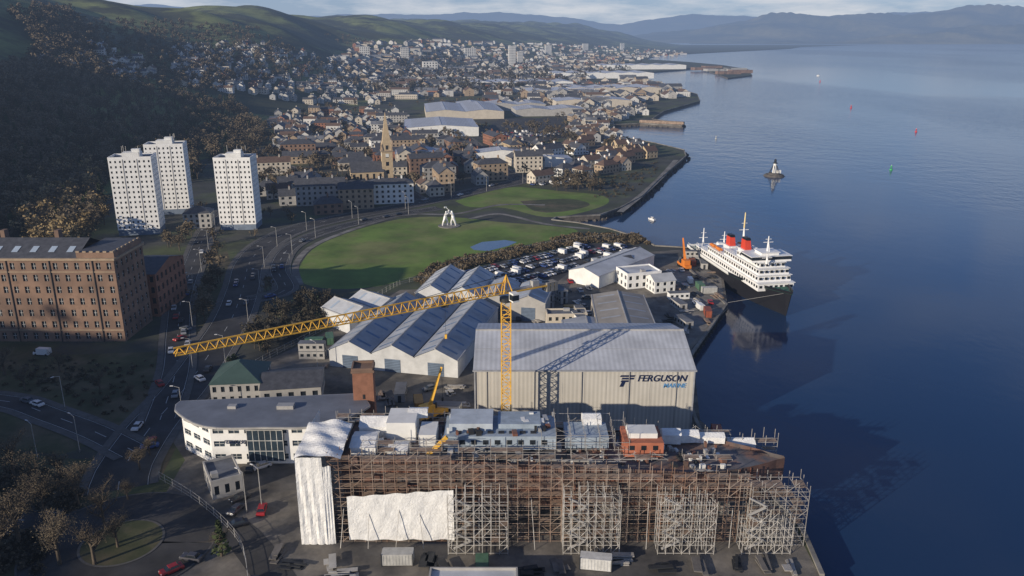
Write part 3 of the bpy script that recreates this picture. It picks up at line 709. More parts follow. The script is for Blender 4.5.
# ------------------------------------------------------------- shipyard buildings
SHW=corr('shed_cladding',(.50,.48,.43),0,.10,6,var=.08); SHR=corr('shed_roof_sheet',(.46,.48,.51),0,.08,5,var=.2)
x0,x1,y0,yd_=-9.4,46.0,187.0,34.0
mb=MB(); ze,zr=19.8,24.0
W=mb.p('walls',SHW); W.poly([(x0,y0,3),(x1,y0,3),(x1,y0,ze),(x0,y0,ze)]); W.poly([(x1,y0+yd_,3),(x0,y0+yd_,3),(x0,y0+yd_,ze),(x1,y0+yd_,ze)])
for xx in (x0,x1): W.poly([(xx,y0,3),(xx,y0+yd_,3),(xx,y0+yd_,ze),(xx,y0+yd_/2,zr),(xx,y0,ze)])
mb.p('roof',SHR).poly([(x0-.4,y0-.4,ze+.05),(x1+.4,y0-.4,ze+.05),(x1+.4,y0+yd_/2,zr+.15),(x0-.4,y0+yd_/2,zr+.15)]); mb.poly([(x1+.4,y0+yd_+.4,ze+.05),(x0-.4,y0+yd_+.4,ze+.05),(x0-.4,y0+yd_/2,zr+.15),(x1+.4,y0+yd_/2,zr+.15)])
mb.p('ridge_cap',STEEL).beam((x0-.4,y0+yd_/2,zr+.2),(x1+.4,y0+yd_/2,zr+.2),.5)
TRIM=M('grey_trim',(.30,.31,.33))
mb.p('eaves_gutter',TRIM).beam((x0-.5,y0-.45,ze-.1),(x1+.5,y0-.45,ze-.1),.4)
mb.p('corner_trim',TRIM)
for xx in (x0,x1): mb.beam((xx,y0-.1,3),(xx,y0-.1,ze-.4),.35)
mb.p('wall_seams',M('seam',(.42,.41,.38)))
for k in range(1,10): mb.box(x0+k*5.54,y0-.02,3,.08,.05,ze-3.5)
mb.p('roof_joint',TRIM).beam((x0-.3,y0+yd_*.25,(ze+zr)/2+.16),(x1+.3,y0+yd_*.25,(ze+zr)/2+.16),.12)
mb.p('downpipes',STEEL)
for k in range(5): mb.beam((x0+3+k*12,y0-.2,3),(x0+3+k*12,y0-.2,ze-.3),.14)
shedE=mb.group('fabrication_hall')
NAVY=M('navy_sign',(.012,.02,.06),rough=.4,var=0); LBL=M('blue_sign',(.12,.3,.55),rough=.4,var=0)
def text(parent,name,body,x,y,z,size,mat,rot=0,shear=.25):
    cu=bpy.data.curves.new(name,'FONT'); cu.body=body; cu.size=size; cu.shear=shear; cu.extrude=.04; cu.offset=size*.015; cu.materials.append(mat)
    o=link(bpy.data.objects.new(name,cu)); o.parent=parent; o.location=(x,y,z); o.rotation_euler=(math.pi/2,0,rot); return o
sg=link(bpy.data.objects.new('company_sign',None)); sg.location=(0,0,0)
text(sg,'lettering','FERGUSON',31.6,y0-.12,16.7,2.45,NAVY); text(sg,'small_lettering','MARINE',38.2,y0-.12,15.0,1.6,LBL)
mb=MB(); mb.p('logo',NAVY)
for a,z,l in ((27.2,17.9,3.6),(27.6,17.2,3.0),(27.4,16.5,2.0)): mb.poly([(a,y0-.14,z),(a+l,y0-.14,z),(a+l+.3,y0-.14,z+.5),(a+.3,y0-.14,z+.5)])
mb.poly([(27.2,y0-.15,15.2),(28.1,y0-.15,15.2),(28.8,y0-.15,17),(27.9,y0-.15,17)])
lo=mb.obj('logo'); lo.parent=sg

GRR=M('grey_sheet_roof',(.33,.35,.38),rough=.6,var=.3,scale=.1); GRR2=M('pale_sheet_roof',(.46,.48,.50),rough=.6,var=.25,scale=.1); TANR=M('weathered_sheet_roof',(.28,.26,.23),rough=.7,var=.25,scale=.1)
BSK=M('blue_rooflight',(.10,.17,.28),rough=.3,var=.2); SHW2=M('shed_wall_pale',(.50,.51,.51),var=.2,scale=.2)
x,y,w_,rot=pl((330,366),(458,378),50); shed('workshop_shed',x,y,w_,50,rot,5.5,3.2,3,SHW2,GRR,skym=BSK)
x,y,w_,rot=pl((416,312),(478,316),28); shed('workshop_shed',x,y,w_,28,rot,7.5,3.2,2,SHW2,GRR2,skym=BSK)
x,y,w_,rot=pl((478,318),(545,322),22); shed('workshop_shed',x,y,w_,22,rot,7,2.5,2,GREYW,GRR)
x,y,w_,rot=pl((352,335),(405,318),18); shed('workshop_shed',x,y,w_,16,rot,6,2.5,2,SHW2,GRR2)
shed('plate_shed',38,261,19,38,-.03,6.5,1.6,1,CREAM,TANR,sky=True,skym=GRR)
shed('long_shed',43,330,43,15,math.radians(50),5,2.4,1,WHITEW,GRR2,sky=False,along='x')
shed('long_shed',25,251,16,12,0,5,1.5,1,GREYW,GRR,sky=False)
x,y=G(638,284); block('white_office',x,y,15,11,.3,6,WHITE,GRR2,2,5,3,'flat',0)
x,y=G(660,290); block('white_office',x,y,9,8,.3,5,WHITEW,GRR2,2,3,3,'gable',2)
x,y=G(620,272); block('brick_store',x,y,10,8,.5,5,REDB,SLATE,1,3,2,'gable',2)
x,y=G(566,326); block('site_office',x,y,14,6,.05,5,CREAM,FLATR,2,6,2,'flat',0)
x,y,w_,rot=pl((212,405),(262,403),15); block('green_roof_building',x,y,w_,15,rot,6,GREYW,M('green_roof',(.05,.085,.075),rough=.6,var=.15),2,6,5,'hip',4)
x,y,w_,rot=pl((262,407),(322,403),14); block('dark_roof_building',x,y,w_,14,rot,5,GREYW,SLATE,1,5,4,'gable',2.2)
x,y,w_,rot=pl((212,498),(243,490),8); block('gatehouse_building',x,y,w_,10,rot,4,GREYW,FLATR,1,3,3,'flat',0)
block('quayside_store',-7,119,16,13,0,3.4,GREYW,GRR2,1,4,3,'flat',0)
# curved office building
fp=[G(186,449),G(214,464),G(323,463),G(366,445),G(352,434),G(190,441)]
mb=MB(); ztop=13.2
CG=M('curtain_glass',(.03,.045,.06),rough=.1,spec=.7)
for k in range(6):
    a,b=fp[k],fp[(k+1)%6]; L_=math.hypot(b[0]-a[0],b[1]-a[1]); facade(mb,a,b,3,ztop,max(2,int(L_/3.4)),3,.68,.42,WHITE,glass=CG,frame=FRAME,dep=.2,sill=.6)
cx=sum(p[0] for p in fp)/6; cy=sum(p[1] for p in fp)/6
ov=[(cx+(a-cx)*1.06,cy+(b-cy)*1.16) for a,b in fp]
ov=[tuple(q) for q in spline([ov[5],ov[0],ov[1],((ov[1][0]+ov[2][0])/2,ov[1][1]-.6),ov[2],ov[3],ov[4]],3)]
mb.p('roof',M('office_roof',(.15,.165,.195),rough=.6,var=.22,scale=.15)).prism(ov,ztop,ztop+.5); mb.p('fascia',STEEL)
for k in range(len(ov)): mb.beam((*ov[k],ztop+.2),(*ov[(k+1)%len(ov)],ztop+.2),.5)
mb.p('roof_plant',STEEL).box(cx+4,cy+1,ztop+.5,4,2,.9,.02); mb.box(cx-9,cy+1,ztop+.5,2,1.5,.7,.02)
q0,q1=fp[1],fp[2]; qx=q0[0]+(q1[0]-q0[0])*.5; qy=q0[1]+(q1[1]-q0[1])*.5
mb.p('glazed_bay',CG).box(qx,qy-.35,4,8.5,.9,8.2,0); mb.p('bay_mullions',FRAME)
for k in range(7): mb.box(qx-4.2+k*1.4,qy-.84,4,.1,.08,8.2)
for k in range(4): mb.box(qx,qy-.83,4+k*2.7,8.5,.07,.12)
off=mb.group('office_building')
s2=link(bpy.data.objects.new('office_sign',None)); s2.location=(0,0,0)
text(s2,'lettering','FERGUSON',q0[0]+3.0,q0[1]-.25,8.5,1.3,NAVY)
# brick tower/chimney
x,y=G(367,434); mb=MB(); mb.p('shaft',REDB).frust(x,y,3,21.0,(5.2,5.2),(5.0,5.0),.1); mb.p('cap',BRICK).box(x,y,21.0,5.6,5.6,.6,.1); mb.p('top_rim',BRICK)
for k in range(4):
    q=loc(x,y,.1+k*math.pi/2)(0,-2.5); mb.box(q[0],q[1],21.6,5.0,.4,.6,.1+k*math.pi/2)
mb.p('slits',DARK)
for z in (6,10,14): 
    q=loc(x,y,.1)(0,-2.6); mb.box(q[0],q[1],z,.5,.12,1.2,.1)
mb.group('brick_tower')

# ------------------------------------------------------------- tower crane
def lattice_box(mb,a,b,wd,n,t=.22,tb=.12):
    a=Vector(a);b=Vector(b);d=(b-a).normalized(); up=Vector((0,0,1)) if abs(d.z)<.9 else Vector((0,1,0)); q=d.cross(up).normalized(); r=q.cross(d)
    cs=[q*i*wd/2+r*j*wd/2 for i,j in ((-1,-1),(1,-1),(1,1),(-1,1))]
    for c in cs: mb.beam(a+c,b+c,t)
    for k in range(n):
        p=a+(b-a)*(k/n); p2=a+(b-a)*((k+1)/n)
        for i in range(4):
            c,c2=cs[i],cs[(i+1)%4]; mb.beam(p+c,p+c2,tb); mb.beam(p+(c if k%2 else c2),p2+(c2 if k%2 else c),tb)
mb=MB(); mX,mY=-1.4,178.0
mb.p('base',CONC).box(mX,mY,3,6,6,1.2)
mb.p('mast',YEL); lattice_box(mb,(mX,mY,4.2),(mX,mY,41),2.2,20,.26,.13)
mb.p('slew_ring',DARK).cyl(mX,mY,41,41.9,1.5,n=14)
tip=Vector((-62.7,138.8,43.5)); root=Vector((mX,mY,43.2)); d=(tip-root).normalized(); q=d.cross(Vector((0,0,1))).normalized(); Lj=(tip-root).length
mb.p('jib',YEL); nseg=40
for s in (-1,1): mb.beam(root+q*s*.85,tip+q*s*.7,.22)
for k in range(nseg):
    f0,f1=k/nseg,(k+1)/nseg; h0=2.4-1.1*f0; h1=2.4-1.1*f1; p0=root.lerp(tip,f0); p1=root.lerp(tip,f1)
    t0=p0+Vector((0,0,h0)); t1=p1+Vector((0,0,h1)); mb.beam(t0,t1,.24)
    tm=(t0+t1)/2
    for s in (-1,1):
        mb.beam(p0+q*s*.83,tm,.11); mb.beam(tm,p1+q*s*.83,.11)
    mb.beam(p0+q*.83,p0-q*.83,.11); mb.beam(p0+q*.83,p1-q*.83,.09)
cb=root-d*14
mb.p('counter_jib',YEL)
for s in (-1,1): mb.beam(root+q*s*.9,cb+q*s*.9,.3)
for k in range(8): p=root.lerp(cb,k/7); mb.beam(p+q*.9,p-q*.9,.16)
mb.p('walkway',STEEL).beam(root+Vector((0,0,.1)),cb+Vector((0,0,.1)),.8)
mb.p('ballast',CONC)
for k in range(3): p=root-d*(11.4+k*1.1); mb.box(p.x,p.y,41.6,.9,2.2,2.2,math.atan2(d.y,d.x))
mb.p('tower_head',YEL)
hd=root+Vector((0,0,4.2))
for s in (-1,1):
    mb.beam(root+q*s*.9+d*1.2,hd,.24); mb.beam(root+q*s*.9-d*1.2,hd,.24)
mb.p('tie_bars',DARK).beam(hd,root.lerp(tip,.3)+Vector((0,0,2.2)),.1); mb.beam(hd,cb,.1)
mb.p('cab',WHITEW).box(mX+1.9,mY-1.9,41.6,1.6,2,2.1,.5); mb.p('cab_glass',GL).box(mX+1.9,mY-2.15,42,1.65,1.6,1.3,.5)
tr=root.lerp(tip,.22); mb.p('trolley',DARK).box(tr.x,tr.y,42.6,1.6,1.6,.4); mb.p('hoist_rope',DARK).beam(tr,(tr.x,tr.y,36),.06); mb.p('hook_block',YEL).box(tr.x,tr.y,35,.5,.4,1.0)
mb.p('machinery',STEEL).box((root-d*8).x,(root-d*8).y,43.4,1.8,1.4,1.4,math.atan2(d.y,d.x))
mb.group('tower_crane')

# ------------------------------------------------------------- hull under construction, scaffold
mb=MB(); HR=M('hull_primer',(.15,.085,.065),rough=.65,var=.35,scale=.25,c2=(.09,.08,.078),c2scale=.12)
xs=np.linspace(-34,57,46)
def hw(x): 
    f=1.0
    if x>34: f=max(.05,1-((x-34)/23.0)**1.9)
    if x<-26: f=.96
    return 8.2*f
def dk(x): return 20.4-max(0,(x+24))*.055
secs=[]
for x in xs:
    b=hw(x); bw=b*(.55 if x>34 else .78); z=dk(x)
    secs.append([(x,150-b,z),(x,150-b*1.0,z-6),(x,150-bw,8.5),(x,150-bw*.5,6.2),(x,150+bw*.5,6.2),(x,150+bw,8.5),(x,150+b,z-6),(x,150+b,z)])
mb.p('plating',HR)
for i in range(len(secs)-1):
    for j in range(7): mb.poly([secs[i][j],secs[i+1][j],secs[i+1][j+1],secs[i][j+1]])
mb.poly(secs[0]); mb.poly(secs[-1])
mb.p('deck',M('deck_primer',(.14,.14,.15),var=.35,scale=.4,c2=(.2,.12,.09),c2scale=.2))
for i in range(len(secs)-1): mb.poly([(secs[i][0][0],secs[i][0][1],dk(xs[i])-.9),(secs[i+1][0][0],secs[i+1][0][1],dk(xs[i+1])-.9),(secs[i+1][7][0],secs[i+1][7][1],dk(xs[i+1])-.9),(secs[i][7][0],secs[i][7][1],dk(xs[i])-.9)])
mb.p('frames',RUST)
for x in np.arange(-33,50,2.4): mb.beam((x,150-hw(x)-.08,dk(x)-.2),(x,150-hw(x)-.08,9),.18)
for z in (2.5,5.5,8.5): mb.beam((-34,141.6,20.4-z),(34,141.6,dk(34)-z),.2)
mb.p('keel_blocks',CONC)
for x in np.arange(-30,50,5): mb.box(x,150,3,2,3,3.2)
SB=M('grey_blue_steel',(.30,.36,.42),var=.25,scale=.4)
def topbox(part,m,xa,xb,ya,yb,z0,z1): mb.p(part,m).box((xa+xb)/2,(ya+yb)/2,z0,xb-xa,yb-ya,z1-z0)
topbox('deckhouse',SB,-14,9,147.5,157,19,22.0); topbox('deckhouse_upper',M('pale_blue_steel',(.42,.47,.52),var=.2),-13,-4,150,157,22.0,23.6); topbox('deckhouse_upper_b',SB,-3,6,151,157,22.0,23.0)
topbox('deckhouse_white',WHITEW,-26,-20,150,157,19,23.8); topbox('deckhouse_white_b',WHITEW,-19,-15.5,147,153,19,22.6); topbox('deckhouse_b',SB,11,20,149,156,18.5,21.0)
topbox('orange_block',M('orange_primer',(.40,.14,.08),var=.25),23,31,147,154.5,17.6,20.8); topbox('orange_block_top',WHITEW,24,30,149,153,20.8,21.9)
mb.p('deckhouse_windows',GL)
for k in range(9): mb.box(-12.6+k*2.4,147.45,20.2,1.1,.1,1)
for k in range(3): mb.box(24.5+k*2.4,146.95,19.2,1,.1,1)
mb.p('hatches',DARK)
for k in range(8): mb.box(-11+k*2.2,149.2,22.02,1.2,1.0,.15)
for part,m in (('deck_fittings',STEEL),('deck_fittings_b',RUST),('deck_fittings_c',WHITEW),('deck_fittings_d',DARK)):
    mb.p(part,m)
    for k in range(45):
        x=random.uniform(-32,44); y=random.uniform(143.5,156.5); s=random.uniform(.3,1.2); z=dk(x)-.9 
        if -14<x<9 and y>148: z=22.0
        mb.box(x,y,z,s,s*random.uniform(.5,2.5),random.uniform(.3,1.3),random.random()*.3)
mb.p('stairs',YEL)
mb.beam((-17,144.5,19.5),(-13,144.5,23.5),.7)
mb.p('pipes',STEEL)
for k in range(14):
    x=random.uniform(-30,40); y=random.uniform(143,147); mb.beam((x,y,dk(x)-.4),(x+random.uniform(3,9),y+random.uniform(-.5,.5),dk(x)-.4),.2)
mb.group('ferry_under_construction')

TUBE=M('scaffold_tube',(.40,.38,.35),rough=.5,metal=.25,var=.35,scale=.4); TUBR=M('scaffold_weathered',(.36,.30,.25),rough=.55,metal=.15,var=.4,scale=.25,c2=(.26,.16,.11),c2scale=.1)
TUBW=M('scaffold_bright',(.52,.50,.46),rough=.5,metal=.15,var=.35,scale=.4); PLANK=M('scaffold_boards',(.27,.20,.15),var=.4,scale=.5)
mb=MB()
def stop(x): return 22.3-max(0,x+24)*.062 if x<46 else 16.9
def scaf(xa,xb,ya,yb,z0,zf,bx,lift,part,mat,t,brace=3,planks=.85,pw=.7,midrail=True,jag=1.0):
    nx=max(1,round((xb-xa)/bx)); ny=max(1,round((yb-ya)/2.0)); jg=[random.uniform(0,jag) for _ in range(nx+1)]
    for i in range(nx+1):
        x=xa+(xb-xa)*i/nx; zt=zf(x)-jg[i]*jag
        for j in range(ny+1):
            y=ya+(yb-ya)*j/ny; mb.p(part,mat).beam((x,y,z0),(x+random.uniform(-.05,.05),y,zt+random.uniform(.1,1.2)),t)
        z=z0+.3
        while z<=zt+.01:
            mb.p(part,mat).beam((x,ya,z),(x,yb,z),t*.9)
            if i<nx:
                x2=xa+(xb-xa)*(i+1)/nx
                for j in (0,ny): 
                    y=ya+(yb-ya)*j/ny; mb.beam((x,y,z),(x2,y,z),t*.9)
                    if j==0 and midrail and random.random()<.7: mb.beam((x,y,z+1),(x2,y,z+1),t*.6)
                if random.random()<1/brace: 
                    if random.random()<.5: mb.beam((x,ya-.06,z),(x2,ya-.06,z+lift),t*.8)
                    else: mb.beam((x2,ya-.05,z),(x,ya-.05,z+lift),t*.8)
                pp=planks*(1 if z>12 else .45)
                if random.random()<pp: mb.p('boards',PLANK).box((x+x2)/2,(ya+yb)/2,z+.06,abs(x2-x)-.05,(yb-ya)*pw,.07); mb.p(part,mat)
            z+=lift
scaf(-36,47,138.8,141.0,3,stop,2.2,2.0,'standards',TUBR,.10,4,.7,.55,jag=.6)
scaf(47,58,137.5,143,3,lambda x:16.9,2.1,2.0,'standards_b',TUBE,.10,2.5,.6,.5,jag=1.2)
for xa,xb,tp in ((-12.5,-.8,17.5),(10,21,17.8),(28.5,39.5,16.5),(45,54.5,12.5)):
    scaf(xa,xb,134.8,138.6,3,lambda x,a=xa,b=xb,t_=tp:t_-abs((x-(a+b)/2))*.25,1.6,1.8,'access_tower',TUBW,.085,1.6,.15,.5,midrail=False,jag=1.3)
    mb.p('stair_flights',STEEL)
    for k in range(6): mb.beam((xa+1+(k%2)*3.5,136.2,3.3+k*1.9),(xa+4.5-(k%2)*3.5,136.2,5.2+k*1.9),.35)
mb.p('rakers',TUBW)
for x in np.arange(-34,45,5.5): mb.beam((x,136.2+random.uniform(-.6,.6),3.1),(x+random.uniform(-1,1),138.7,11+random.uniform(-1,3)),.1)
scaf(-38,58,157.5,159.5,3,lambda x:stop(x)+.2,2.6,2.0,'rear_standards',TUBE,.10)
scaf(-30,44,143,145,19,lambda x:stop(x)+1.2,3.2,1.6,'deck_scaffold',TUBE,.08,3,.5)
scaf(6,24,147,157,19,lambda x:22.9,2.8,1.6,'deck_scaffold',TUBE,.08,3,0)
mb.group('scaffolding')
mb=MB()
def crumple(part,p0,p1,z0,z1,nx,nz,amp,nrm,zb=None):
    V=[];rr=random.Random(3)
    for j in range(nz+1):
        for i in range(nx+1):
            a=i/nx; b=j/nz; o=amp*(math.sin(a*19+b*4)+.6*math.sin(a*41-b*9)+rr.uniform(-.35,.35))
            zt=z1 if zb is None else z1+(zb-z1)*a
            zt+= .12*math.sin(a*31)
            V.append((p0[0]+(p1[0]-p0[0])*a+nrm[0]*o,p0[1]+(p1[1]-p0[1])*a+nrm[1]*o,z0+(zt-z0)*b+(.15*math.sin(a*23) if j==0 else 0)))
    mb.p(part,SHEET).faces(V,[(j*(nx+1)+i,j*(nx+1)+i+1,(j+1)*(nx+1)+i+1,(j+1)*(nx+1)+i) for j in range(nz) for i in range(nx)])
crumple('front_sheet',(-32.5,138.4),(-11.5,138.4),3.8,13.6,40,12,.05,(0,-1),zb=15.2)
crumple('end_sheet',(-42,138),(-36.8,138),3,22.5,10,24,.07,(0,-1)); crumple('side_sheet',(-42,159),(-42,138),3,22.5,30,20,.08,(-1,0))
crumple('corner_sheet',(-36.8,138.0),(-35.2,138.3),3,20.5,6,20,.06,(0,-1))
crumple('rear_sheet',(-34,150.5),(-42,150.5),3,23.6,16,20,.08,(0,1))
V=[];nx,ny=20,16
for j in range(ny+1):
    for i in range(nx+1):
        f=j/ny; V.append((-42.05+i*9.0/nx,137.9+12.6*f,22.4+f*1.2+.2*math.sin(i*.5+j*.5)+.12*math.sin(j*1.4+i*.3)+.6*math.sin(i/nx*math.pi)))
mb.p('roof_sheet',SHEET).faces(V,[(j*(nx+1)+i,j*(nx+1)+i+1,(j+1)*(nx+1)+i+1,(j+1)*(nx+1)+i) for j in range(ny) for i in range(nx)])
for (x,y,z,w_,d_,h) in ((-30,147,19.8,5,7,2.6),(-29,154,19,6,5,4.4),(-23,146,19.6,4,4,1.6),(-20,156,22.6,4,3,1.6),(17,156,21,4,3,2.0),(34,155,17,4,3,3),(38,156.5,16.5,4.5,3,2.4),(43,157,16,6,2.6,2.0),(50,158,13,6,3,3.2)):
    mb.p('deck_tents',SHEET).frust(x,y,z,z+h*.7,(w_,d_),(w_,d_),random.uniform(-.1,.1)); mb.frust(x,y,z+h*.7,z+h,(w_+.1,d_+.1),(w_,.3),0)
mb.group('scaffold_sheeting')

# ------------------------------------------------------------- moored ferry
S=Vector((89,364,0)); B=Vector((103,281,0)); ax=(B-S).normalized(); rt=Vector((ax.y,-ax.x,0)); LF=(B-S).length
def FP(s,l,z): p=S+ax*(s*LF)+rt*l; return (p.x,p.y,z)
frot=math.atan2(ax.y,ax.x)-math.pi/2
FW=M('ferry_white',(.78,.78,.76),rough=.35,var=.06); FBK=M('ferry_black',(.015,.015,.018),rough=.4,var=.1)
mb=MB(); secs=[]
for s in np.linspace(0,1,30):
    s=float(s)
    bd=8*(1 if s<.58 else max(0.0,math.cos((s-.58)/.42*math.pi/2))**.8) + .15; bwl=8*(.93 if s<.5 else .93*max(0,math.cos((s-.5)/.45*math.pi/2)) if s<.95 else 0)+.05
    if s<.06: bd*=.93
    zd=7.6+max(0,s-.55)*6.0
    secs.append((s,bd,bwl,zd))
for i in range(len(secs)-1):
    for sg_ in (-1,1):
        r0=[];r1=[]
        for (s,bd,bwl,zd),r_ in ((secs[i],r0),(secs[i+1],r1)):
            m=bwl+(bd-bwl)*.75; zm=zd-1.3
            r_+= [FP(min(s,.955),sg_*bwl*.8,-1.5),FP(min(s,.965),sg_*bwl,0.2),FP(min(s,.992),sg_*m,zm),FP(s,sg_*bd,zd)]
        mb.p('hull_lower',FBK).poly([r0[0],r1[0],r1[1],r0[1]]); mb.poly([r0[1],r1[1],r1[2],r0[2]])
        if secs[i][0]>=.55: mb.p('hull_bow',FBK)
        else: mb.p('hull_upper',FW)
        mb.poly([r0[2],r1[2],r1[3],r0[3]])
    a,b=secs[i],secs[i+1]; mb.p('main_deck',M('ferry_deck',(.06,.16,.11),var=.15)).poly([FP(a[0],-a[1],a[3]-1),FP(b[0],-b[1],b[3]-1),FP(b[0],b[1],b[3]-1),FP(a[0],a[1],a[3]-1)])
a=secs[0]; mb.p('hull_lower',FBK).poly([FP(0,-a[1],6.1),FP(0,a[1],6.1),FP(0,a[2]*.8,-1.5),FP(0,-a[2]*.8,-1.5)]); mb.p('stern_ramp',FW).poly([FP(-.002,-a[1],a[3]),FP(-.002,a[1],a[3]),FP(-.002,a[1],6.1),FP(-.002,-a[1],6.1)])
def tier(s0,s1,hwid,z0,z1,win=True,part='superstructure',front=0):
    c=FP((s0+s1)/2,0,0); mb.p(part,FW).frust(c[0],c[1],z0,z1,(hwid*2,(s1-s0)*LF),(hwid*2,(s1-s0)*LF-front),frot,off=(0,-front/2))
    mb.p('deck_edges',FW).box(c[0],c[1],z1,hwid*2+.8,(s1-s0)*LF-front+.8,.18,frot)
    if win:
        n=int((s1-s0)*LF/2.1)
        for k in range(n):
            for sg_ in (-1,1):
                q=FP(s0+(s1-s0)*(k+.5)/n,sg_*(hwid+.03),0); mb.p('portlights',GL).box(q[0],q[1],(z0+z1)/2-.3,.1,1.15,1.0,frot)
        for k in range(int(hwid)):
            q=FP(s1+.0006,-hwid+hwid*2*(k+.5)/int(hwid),0); mb.box(q[0],q[1],(z0+z1)/2-.3,1.1,.14,1.0,frot)
tier(.12,.85,7.3,7,9.9); tier(.26,.83,6.9,10.08,12.4,front=1); tier(.44,.82,6.3,12.58,14.8,front=1); tier(.56,.80,5.4,14.98,16.8,front=1)
tier(.67,.79,8.1,16.98,19.0,win=False,part='bridge',front=1.2)
c=FP(.73,0,0); mb.p('bridge_windows',GL).box(c[0],c[1],17.8,16.35,.118*LF,.9,frot)
tier(.70,.77,3.6,19.18,20.2,False,'bridge_top')
for (s,l,zb) in ((.33,-.8,12.6),(.60,3.2,16.9)):
    c=FP(s,l,0); mb.p('funnel_casing',FW).box(c[0],c[1],zb-2,4,6,3.4,frot)
    mb.p('funnel',RED).frust(c[0],c[1],zb+1.4,zb+5.2,(2.6,4.2),(2.2,3.4),frot,off=(0,-.6)); mb.p('funnel_top',FBK).frust(c[0],c[1],zb+5.2,zb+6,(2.2,3.4),(2.0,3.0),frot,off=(0,-.6))
for (s,l,z,h) in ((.46,-1,14.8,14),(.74,0,20.2,6),(.81,3,16.8,4),(.14,5,7,11),(.14,-5,7,9)):
    p=FP(s,l,z); mb.p('masts',FW).cyl(p[0],p[1],z,z+h,.5,.18,8); mb.beam(FP(s,l-2.0,z+h*.6),FP(s,l+2.0,z+h*.6),.22); mb.beam(FP(s,l-1.2,z+h*.8),FP(s,l+1.2,z+h*.8),.18)
    mb.beam(FP(s+.02,l,z),FP(s,l,z+h*.7),.22)
mb.p('mast_top',M('cream_mast',(.75,.6,.3))).cyl(*FP(.46,-1,0)[:2],24,30.5,.36,.2,8)
for s in (.31,.38):
    for l in (-6.4,6.4):
        c=FP(s,l,0); mb.p('lifeboats',ORANGE).frust(c[0],c[1],13.0,13.6,(1.0,4),(1.7,5),frot); mb.frust(c[0],c[1],13.6,14.3,(1.7,5),(.8,3.4),frot)
mb.p('railings',FW)
def rail(s0,s1,l,z):
    n=int((s1-s0)*LF/1.8)
    mb.beam(FP(s0,l,z+1),FP(s1,l,z+1),.08); mb.beam(FP(s0,l,z+.5),FP(s1,l,z+.5),.06)
    for k in range(n+1): mb.beam(FP(s0+(s1-s0)*k/n,l,z),FP(s0+(s1-s0)*k/n,l,z+1),.06)
for sg_ in (-1,1):
    rail(.0,.12,sg_*7.2,7.4); rail(.12,.26,sg_*7.2,10.0); rail(.26,.44,sg_*6.8,12.5); rail(.44,.56,sg_*6.2,14.9)
for k in range(16):
    s=random.uniform(.14,.62); z=10.0 if s<.26 else 12.5 if s<.44 else 14.9 if s<.56 else 16.9
    c=FP(s,random.uniform(-4.6,4.6),0); mb.p('deck_lockers',FW).box(c[0],c[1],z,random.uniform(1,2.6),random.uniform(1,2.6),random.uniform(.8,1.8),frot)
mb.p('mooring_bitts',DARK).cyl(*FP(.93,2,0)[:2],8.5,10.2,.3); mb.cyl(*FP(.93,-2,0)[:2],8.5,10.2,.3)
mb.p('mooring_lines',STEEL).beam(FP(.97,-1,9.5),(82,290,3.3),.08); mb.beam(FP(.02,-7,7.5),(77,352,3.3),.08)
mb.group('moored_ferry')

# ------------------------------------------------------------- quay equipment
def mobile_crane(x,y,rot,boom,col,name='mobile_crane'):
    mb=MB(); T=loc(x,y,rot); mb.p('chassis',col).box(x,y,3.9,2.8,9,1.3,rot); mb.p('wheels',M('tyre',(.015,.015,.015)))
    for a in (-1.4,1.4):
        for b in (-3.4,-1.2,1.2,3.4):
            p=Vector((*T(a-.25,b),3.65)); p2=Vector((*T(a+.25,b),3.65)); mb.beam(p,p2,1.1)
    mb.p('house',col).box(*T(0,-1.5),5.2,2.7,3.6,2,rot); mb.p('cab',GL).box(*T(-1,1),5.2,1.2,1.8,1.7,rot)
    a=Vector((*T(0,-.5),6.8)); b=Vector((*T(0,boom*.35),6.8+boom)); mb.p('boom',col).beam(a,b,1.0,.5); mb.p('rope',DARK).beam(b,(b.x,b.y,8),.08); mb.p('hook',DARK).box(b.x,b.y,7,.5,.5,1)
    mb.group(name)
x,y=G(684,268); mobile_crane(x,y,.2,9,ORANGE); x,y=G(432,418); mobile_crane(x,y,-.9,10,YEL)
def container(x,y,rot,col,z=3.03,name='shipping_container'):
    mb=MB(); m=M('container_%s'%str(col),col,rough=.55,var=.2,scale=.8); mb.p('shell',m).box(x,y,z+.1,2.4,6,2.4,rot); T=loc(x,y,rot)
    mb.p('frame',DARK)
    for a in (-1.2,1.2):
        for b in (-3,3): mb.box(*T(a,b),z,.18,.18,2.6,rot)
    mb.p('ribs',m)
    for k in range(10):
        for a in (-1.22,1.22): mb.box(*T(a,-2.7+k*.6),z+.25,.06,.2,2.1,rot)
    for a in (-.55,.55): mb.box(*T(a,-3.03),z+.2,.95,.08,2.2,rot)
    mb.obj(name)
def cabin(x,y,rot,z=3.03,st=1):
    mb=MB(); T=loc(x,y,rot)
    for s in range(st):
        zz=z+s*2.7; mb.p('shell',GREYW if random.random()<.4 else WHITEW).box(x,y,zz+.1,3,8,2.5,rot); mb.p('roof',FLATR).box(x,y,zz+2.6,3.1,8.1,.1,rot)
        mb.p('windows',GL)
        for k in range(4):
            for a in (-1.52,1.52): mb.box(*T(a,-3+k*2),zz+1,.06,1,.9,rot)
        mb.p('door',DARK).box(*T(0,-4.03),zz+.1,.9,.06,2,rot)
    mb.obj('site_cabin')
ccol=[(.10,.16,.28),(.25,.07,.04),(.08,.16,.10),(.4,.4,.38),(.35,.2,.05),(.55,.55,.53)]
